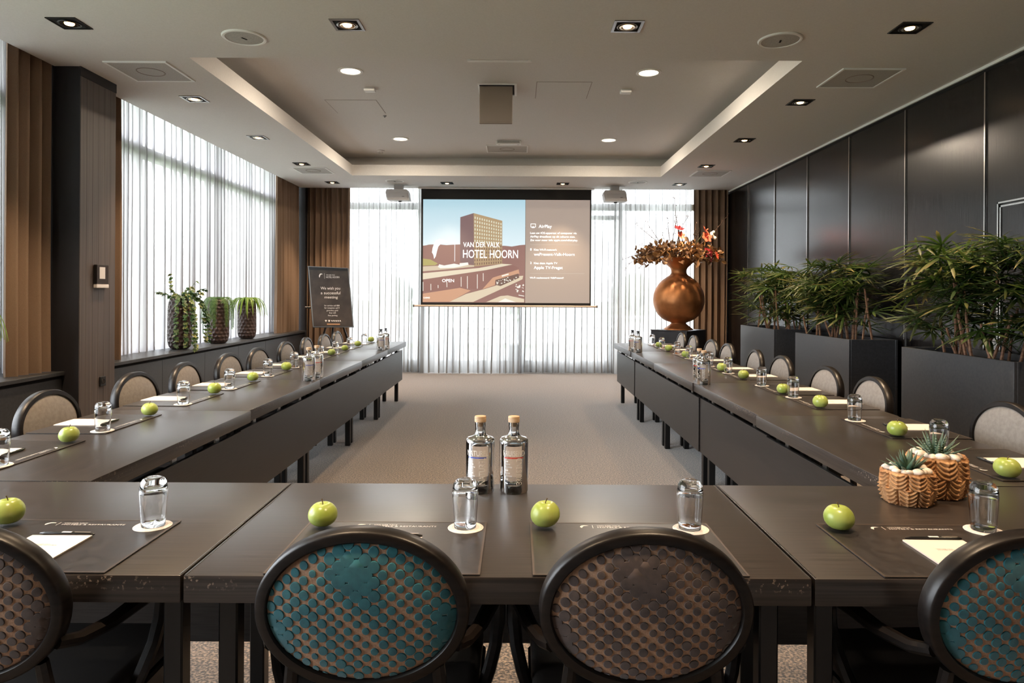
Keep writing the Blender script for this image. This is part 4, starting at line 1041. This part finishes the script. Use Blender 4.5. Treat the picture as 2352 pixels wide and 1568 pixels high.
def flower(x, y, z, s, m, tilt):
    q = MB(); tips = []
    for k in range(6):
        a = 2 * PI * k / 6 + .2
        d = Vector((math.cos(a), math.sin(a), .55)); blade(q, tips, (0, 0, 0), d, (-math.sin(a), math.cos(a), 0), .085 * s, .055 * s, .25, 4, .15, 0, [.3, .9, 1, .75, .08])
    q.lathe([(0, 0), (.007, .01), (.009, .045 * s), (0, .05 * s)], 6)
    o = q.build('flower', m, r, True, 60, (x, y, z), tilt)
flower(-.075, -.30, .395, 1.15, M['redflower'], (.5, .2, 0)); flower(-.05, -.32, .30, .95, M['coral'], (1.1, 0, .4)); flower(.30, -.30, .37, 1.15, M['coral'], (1.0, .3, 1)); flower(.31, -.33, .275, 1.15, M['coral'], (1.2, .1, .3))
flower(.33, -.36, .055, 1.1, M['redflower'], (1.2, .2, 0)); flower(.46, -.30, .02, .9, M['coral'], (1.2, .4, .8)); flower(.35, -.34, -.02, .8, M['redflower'], (1.3, 0, 2))
MB().tube([(-.075, -.28, .39), (-.05, -.2, .2), (0, -.05, 0)], .007, 6).build('flower_stalk', M['vine'], r, True); MB().tube([(.30, -.28, .36), (.2, -.2, .2), (.05, -.05, 0)], .007, 6).build('flower_stalk', M['vine'], r, True)
q = MB(); 
for k in range(5): q.lathe([(0, -.03), (.022, -.012), (.026, .004), (.012, .026), (0, .03)], 9, .43 + .03 * math.cos(k * 1.3), -.25 + .03 * math.sin(k * 2.1), .27 + .022 * k)
q.build('cotton_boll', M['pebble'], r, True)

# ------------------------------------------------------------------ hammered pots on the window bench
def hammered_pot(x, y, h, R_, label, plant):
    r = thing('hammered_pot', label, 'plant pot', (x, y, .7355), 0, 'hammered brown pots')
    mb = MB(); n, m_ = 120, 40
    base = [(0, .0), (.55, .0), (.74, .02), (.92, .09), (1.0, .22), (1.0, .45), (.985, .7), (.95, .86), (.84, .955), (.74, .99), (.70, 1.0)]
    bp = cr(base[1:], 12)
    rows = []
    for i, (r0, z) in enumerate(bp):
        row = []
        for k in range(n):
            a = 2 * PI * k / n; zz = z * h
            rw = math.floor(zz / .044); u = a * 15 / (2 * PI) + (.5 if rw % 2 else 0); fu = u - math.floor(u) - .5; fv = zz / .044 - rw - .5
            dd = .0115 * max(0, 1 - 3.4 * (fu * fu + fv * fv)) * (1 if .03 < z < .95 else 0)
            rr = r0 * R_ - dd; row.append(len(mb.v)); mb.v.append((rr * math.cos(a), rr * math.sin(a), zz))
        rows.append(row)
    for A, B in zip(rows, rows[1:]):
        for k in range(n): mb.f.append([A[k], A[(k + 1) % n], B[(k + 1) % n], B[k]]); mb.m.append(0)
    mb.f.append(rows[0][::-1]); mb.m.append(0)
    mb.build('pot_body', M['hammered'], r, True, 80)
    MB().disc(0, 0, h * .97, R_ * .74, 24).build('pot_soil', M['soil'], r)
    p = thing(plant[0], plant[1], plant[2], (x, y, .7355 + h * .97)); return p
P1, P2, P3 = (-3.735, 7.62), (-3.70, 8.52), (-3.70, 9.42)
r_ = random.Random(5)
ivy = hammered_pot(P1[0], P1[1], .56, .128, 'tallest hammered brown pot, holding trailing ivy', ('ivy', 'trailing ivy in the tallest hammered pot', 'potted plant'))
def ivy_leaf(mb, tips, p, d, s):
    d = d.normalized(); sd = d.cross(Vector((0, 0, 1)));
    if sd.length < .05: sd = Vector((1, 0, 0))
    sd.normalize(); up = sd.cross(d)
    sh = [(0, 0), (.35, -.1), (.55, .25), (.32, .38), (.42, .72), (.15, .68), (0, 1.05), (-.15, .68), (-.42, .72), (-.32, .38), (-.55, .25), (-.35, -.1)]
    c_ = [p + sd * a * s + d * b * s + up * (-.12 * abs(a)) * s for a, b in sh]; dry = r_.choice([0, 0, 0, .3, .7])
    mb.add([p + d * .35 * s] + c_, [(0, k + 1, (k + 1) % 12 + 1) for k in range(12)]); tips += [dry * .3] + [dry] * 12
for k in range(22):
    mb = MB(); tips = []; a = r_.uniform(0, 2 * PI)
    if k < 9: a = r_.uniform(-1.3, .3)                       # most trails fall on the room side
    L_ = r_.uniform(.35, .74) if k < 9 else r_.uniform(.16, .34); p = Vector((math.cos(a) * .04, math.sin(a) * .04, .0)); pts = [p.copy()]
    d = Vector((math.cos(a), math.sin(a), 1.0 if k >= 9 else .9)).normalized(); nseg = max(5, int(L_ / .04))
    for s_ in range(nseg):
        rr = math.hypot(p.x, p.y)
        if k < 9: d = (d + Vector((0, 0, -.40))).normalized() if rr > .07 else d
        else: d = (d + Vector((r_.uniform(-.3, .3), r_.uniform(-.3, .3), r_.uniform(-.30, .12)))).normalized()
        p = p + d * (L_ / nseg)
        rr = math.hypot(p.x, p.y)
        if p.z < -.02 and rr < .142: p.x *= .142 / max(rr, .01); p.y *= .142 / max(rr, .01)
        pts.append(p.copy())
    if min(q_.z for q_ in pts) < -.53: pts = [q_ for q_ in pts if q_.z > -.53]
    mb.tube(pts, .0022, 4); tips += [0] * len(mb.v)
    for q_ in pts[1:]:
        for _ in range(2):
            aa = math.atan2(q_.y, q_.x) + r_.uniform(-1.2, 1.2); ivy_leaf(mb, tips, q_ + Vector((0, 0, .004)), Vector((math.cos(aa) * .55, math.sin(aa) * .55, r_.uniform(-1.1, -.2) if k < 9 else r_.uniform(-.9, .5))), r_.uniform(.038, .062))
    link('vine_trail', leaf_obj(mb, tips, 'vine_trail', M['ivy'], None, smooth=False), ivy)
fern = hammered_pot(P2[0], P2[1], .545, .128, 'middle hammered brown pot, holding a drooping fern', ('fern', 'drooping fern in the middle hammered pot', 'potted plant'))
for k in range(24):
    mb = MB(); tips = []; a = 2 * PI * k / 24 + r_.uniform(-.2, .2); L_ = r_.uniform(.3, .62) if k % 2 else r_.uniform(.2, .4); p = Vector((math.cos(a) * .03, math.sin(a) * .03, 0)); pts = [p.copy()]
    d = Vector((math.cos(a) * .75, math.sin(a) * .75, .85)).normalized(); nseg = max(9, int(L_ / .018))
    for s_ in range(nseg):
        d = (d + Vector((0, 0, -.30))).normalized() if math.hypot(p.x, p.y) > .045 else d
        p = p + d * L_ / nseg; rr = math.hypot(p.x, p.y)
        if p.z < 0 and rr < .146: p.x *= .146 / max(rr, .01); p.y *= .146 / max(rr, .01)
        pts.append(p.copy())
    mb.tube(pts, .0017, 4); tips += [0] * len(mb.v)
    tn = Vector((-math.sin(a), math.cos(a), 0))
    for i, q_ in enumerate(pts[1:-1]):
        t_ = (pts[i + 2] - pts[i]).normalized()
        for s_ in (-1, 1): blade(mb, tips, q_, tn * s_ + t_ * .55, t_, (.050 * (1 - .5 * i / nseg)), .012, .2, 2, 0, .6 * i / nseg, [1, .8, .1])
    link('fern_frond', leaf_obj(mb, tips, 'fern_frond', M['fern'], None), fern)
spd = hammered_pot(P3[0], P3[1], .525, .124, 'shortest hammered brown pot, holding a bright grassy plant', ('grass_plant', 'bright green strappy plant in the shortest hammered pot', 'potted plant'))
for k in range(48):
    mb = MB(); tips = []; a = 2 * PI * k / 48 + r_.uniform(-.2, .2); L_ = r_.uniform(.24, .46); p = Vector((math.cos(a) * .03, math.sin(a) * .03, 0)); pts = [p.copy()]; d = Vector((math.cos(a) * .8, math.sin(a) * .8, .95)).normalized()
    for s_ in range(9):
        d = (d + Vector((r_.uniform(-.06, .06), r_.uniform(-.06, .06), -.52))).normalized() if math.hypot(p.x, p.y) > .05 else d
        p = p + d * L_ / 9; rr = math.hypot(p.x, p.y)
        if p.z < 0 and rr < .138: p.x *= .138 / max(rr, .01); p.y *= .138 / max(rr, .01)
        pts.append(p.copy())
    tn = Vector((-math.sin(a), math.cos(a), 0)); vs = []
    for i, q_ in enumerate(pts):
        w_ = .012 * (1 - (i / 9) ** 2) + .0014; vs += [q_ - tn * w_, q_ + Vector((math.cos(a), math.sin(a), .4)) * .003, q_ + tn * w_]; tips += [.7 * i / 9] * 3
    mb.add(vs, [f for i in range(9) for f in ((3 * i, 3 * i + 1, 3 * i + 4, 3 * i + 3), (3 * i + 1, 3 * i + 2, 3 * i + 5, 3 * i + 4))])
    link('strap_leaf', leaf_obj(mb, tips, 'strap_leaf', M['grassleaf'], None), spd)
# plant at the left frame edge, on the camera-side bench
fp = hammered_pot(-3.735, 4.60, .50, .125, 'hammered brown pot on the camera-side bench, almost out of view', ('grass_plant', 'grassy plant tip showing at the edge beside the camera-side sheer', 'potted plant'))
for o in list(spd.children): c_ = o.copy(); C.objects.link(c_); c_.parent = fp

# ------------------------------------------------------------------ carved succulent pots
def carved_pot(x, y, R_, h, rz, label, plabel, kind):
    r = thing('succulent_pot', label, 'plant pot', (x, y, TZ), rz, 'carved terracotta pots')
    mb = MB(); n, m_ = 144, 64; rows = []
    for i in range(m_ + 1):
        z = i / m_; r0 = R_ * (.80 + .20 * math.sin(PI * min(1, (z + .02) * .80)) ** .7) if z < .9 else R_ * (.985 - .9 * (z - .9) ** 1.5)
        row = []
        for k in range(n):
            a = 2 * PI * k / n
            # leaf rosettes: columns of arching ribs, alternate tiers offset by half
            tier = 0 if z > .5 else 1; ncol = 8; u = a / (2 * PI) * ncol + (.5 if tier else 0); fu = (u - math.floor(u)) - .5
            zt = (z - .5) / .5 if tier == 0 else z / .5
            arch = zt * 4.2 - 7.0 * fu * fu
            rib = (.5 + .5 * math.sin(arch * 2 * PI)) ** .8
            mid = math.exp(-(fu / .045) ** 2); edge = math.exp(-((abs(fu) - .5) / .05) ** 2)
            dd = .0042 * rib * (1 - edge) + .0030 * mid - .0034 * edge
            if z > .94 or z < .02: dd *= .3
            rr = r0 + dd * (R_ / .045) - .002; row.append(len(mb.v)); mb.v.append((rr * math.cos(a), rr * math.sin(a), z * h))
        rows.append(row)
    rows.append([]); 
    for k in range(n):
        a = 2 * PI * k / n; rows[-1].append(len(mb.v)); mb.v.append((R_ * .86 * math.cos(a), R_ * .86 * math.sin(a), h * .93))
    for A, B in zip(rows, rows[1:]):
        for k in range(n): mb.f.append([A[k], A[(k + 1) % n], B[(k + 1) % n], B[k]]); mb.m.append(0)
    mb.f.append(rows[0][::-1]); mb.m.append(0)
    mb.build('pot_body', M['terracotta'], r, True, 80)
    MB().disc(0, 0, h * .935, R_ * .88, 24).build('pot_soil', M['soil'], r)
    q_ = random.Random(int(R_ * 1e5)); bm0 = None
    for k in range(17):
        a = 2 * PI * k / 17 + q_.uniform(-.1, .1); rr = R_ * q_.uniform(.56, .78); s_ = R_ * q_.uniform(.13, .21)
        bm = bmesh.new(); bmesh.ops.create_icosphere(bm, subdivisions=2, radius=1)
        for v in bm.verts: v.co = (v.co.x * s_ * 1.25, v.co.y * s_, v.co.z * s_ * .75)
        mb = MB(); mb.frombm(bm); mb.build('pebble', M['pebble'], r, True, 180, (rr * math.cos(a), rr * math.sin(a), h * .955 + s_ * .4), (q_.uniform(-.3, .3), q_.uniform(-.3, .3), q_.uniform(0, 6)))
    p = thing('succulent', plabel, 'succulent', (x, y, TZ + h * .95), rz)
    for k in range(22 if kind else 18):
        mb = MB(); tips = []; ring = k % 3; a = k * 2.39996; el = .35 + .42 * ring; L_ = R_ * (1.05 - .08 * ring) * q_.uniform(.85, 1.1)
        d = Vector((math.cos(a) * math.cos(el), math.sin(a) * math.cos(el), math.sin(el))); s_ = Vector((-math.sin(a), math.cos(a), 0)); up = s_.cross(d) * -1
        w_ = R_ * (.20 if kind else .26); pr = [.85, 1.0, .85, .5, .04]; vs = []
        for i, f in enumerate(pr):
            t = i / 4; b = d * (L_ * t) + Vector((math.cos(a), math.sin(a), 0)) * R_ * .06 + (Vector((0, 0, 1)) * .10 * L_ * t * t * (1 if kind else .3))
            vs += [b - s_ * w_ / 2 * f, b + up * w_ * .12 * f, b + s_ * w_ / 2 * f, b - up * w_ * .34 * f]
            tips += [max(0, t - .6) * .9] * 4
        fs = [(i * 4 + j, i * 4 + (j + 1) % 4, i * 4 + 4 + (j + 1) % 4, i * 4 + 4 + j) for i in range(4) for j in range(4)]
        mb.add(vs, fs)
        o = link('succulent_leaf', leaf_obj(mb, tips, 'succulent_leaf', M['succ'], None), p)
        if kind:
            b2 = MB()
            for i in range(7):
                t = .15 + .11 * i; c_ = d * (L_ * t) + Vector((math.cos(a), math.sin(a), 0)) * R_ * .06 + Vector((0, 0, 1)) * .10 * L_ * t * t - up * w_ * .33 * (1 - t * .9)
                b2.tube([c_ - s_ * w_ * .33 * (1 - t * .85), c_ - up * w_ * .05, c_ + s_ * w_ * .33 * (1 - t * .85)], R_ * .011, 4)
            b2.build('white_bands', M['stripe'], o)
carved_pot(1.163, 2.045, .072, .098, .3, 'smaller carved terracotta pot on the front table corner', 'smooth-leaved succulent in the smaller carved pot', 0)
carved_pot(1.298, 2.125, .082, .125, 1.0, 'larger carved terracotta pot behind the smaller one', 'white-banded succulent in the larger carved pot', 1)

# ------------------------------------------------------------------ control panel and sockets
r = thing('room_controller', 'black wall control panel with pale screen on the pillar', 'control panel', (-3.450, 5.68, 1.50))
MB().bbox(0, .028, -.082, .082, -.075, .085, .004).build('housing', M['dark_glossy'], r)
MB().box(.028, .0295, -.045, .030, -.030, .066).build('display', M['plastic_white'], r)
MB().bbox(0, .030, -.082, .082, -.106, -.076, .003).build('lower_plate', M['plastic_white'], r)
r = thing('wall_socket', 'small black socket near the foot of the pillar', 'socket', (-3.450, 5.72, .62))
MB().bbox(0, .012, -.04, .04, -.04, .04, .003).build('socket_plate', M['blackmetal'], r)
MB().lathe([(.022, .0), (.020, .004), (0, .004)], 16).xf(Matrix.Translation((.012, 0, 0)) @ Matrix.Rotation(PI / 2, 4, 'Y')).build('socket_face', M['dark_glossy'], r, True)
r = thing('wall_switch', 'small pale wall switch behind the nearest palm', 'switch', (3.588, 5.17, 1.01))
MB().bbox(-.012, 0, -.035, .035, -.045, .045, .003).build('switch_plate', M['plastic_white'], r)
MB().box(-.016, -.012, -.022, .022, -.03, .03).build('rocker', M['plastic_white'], r)
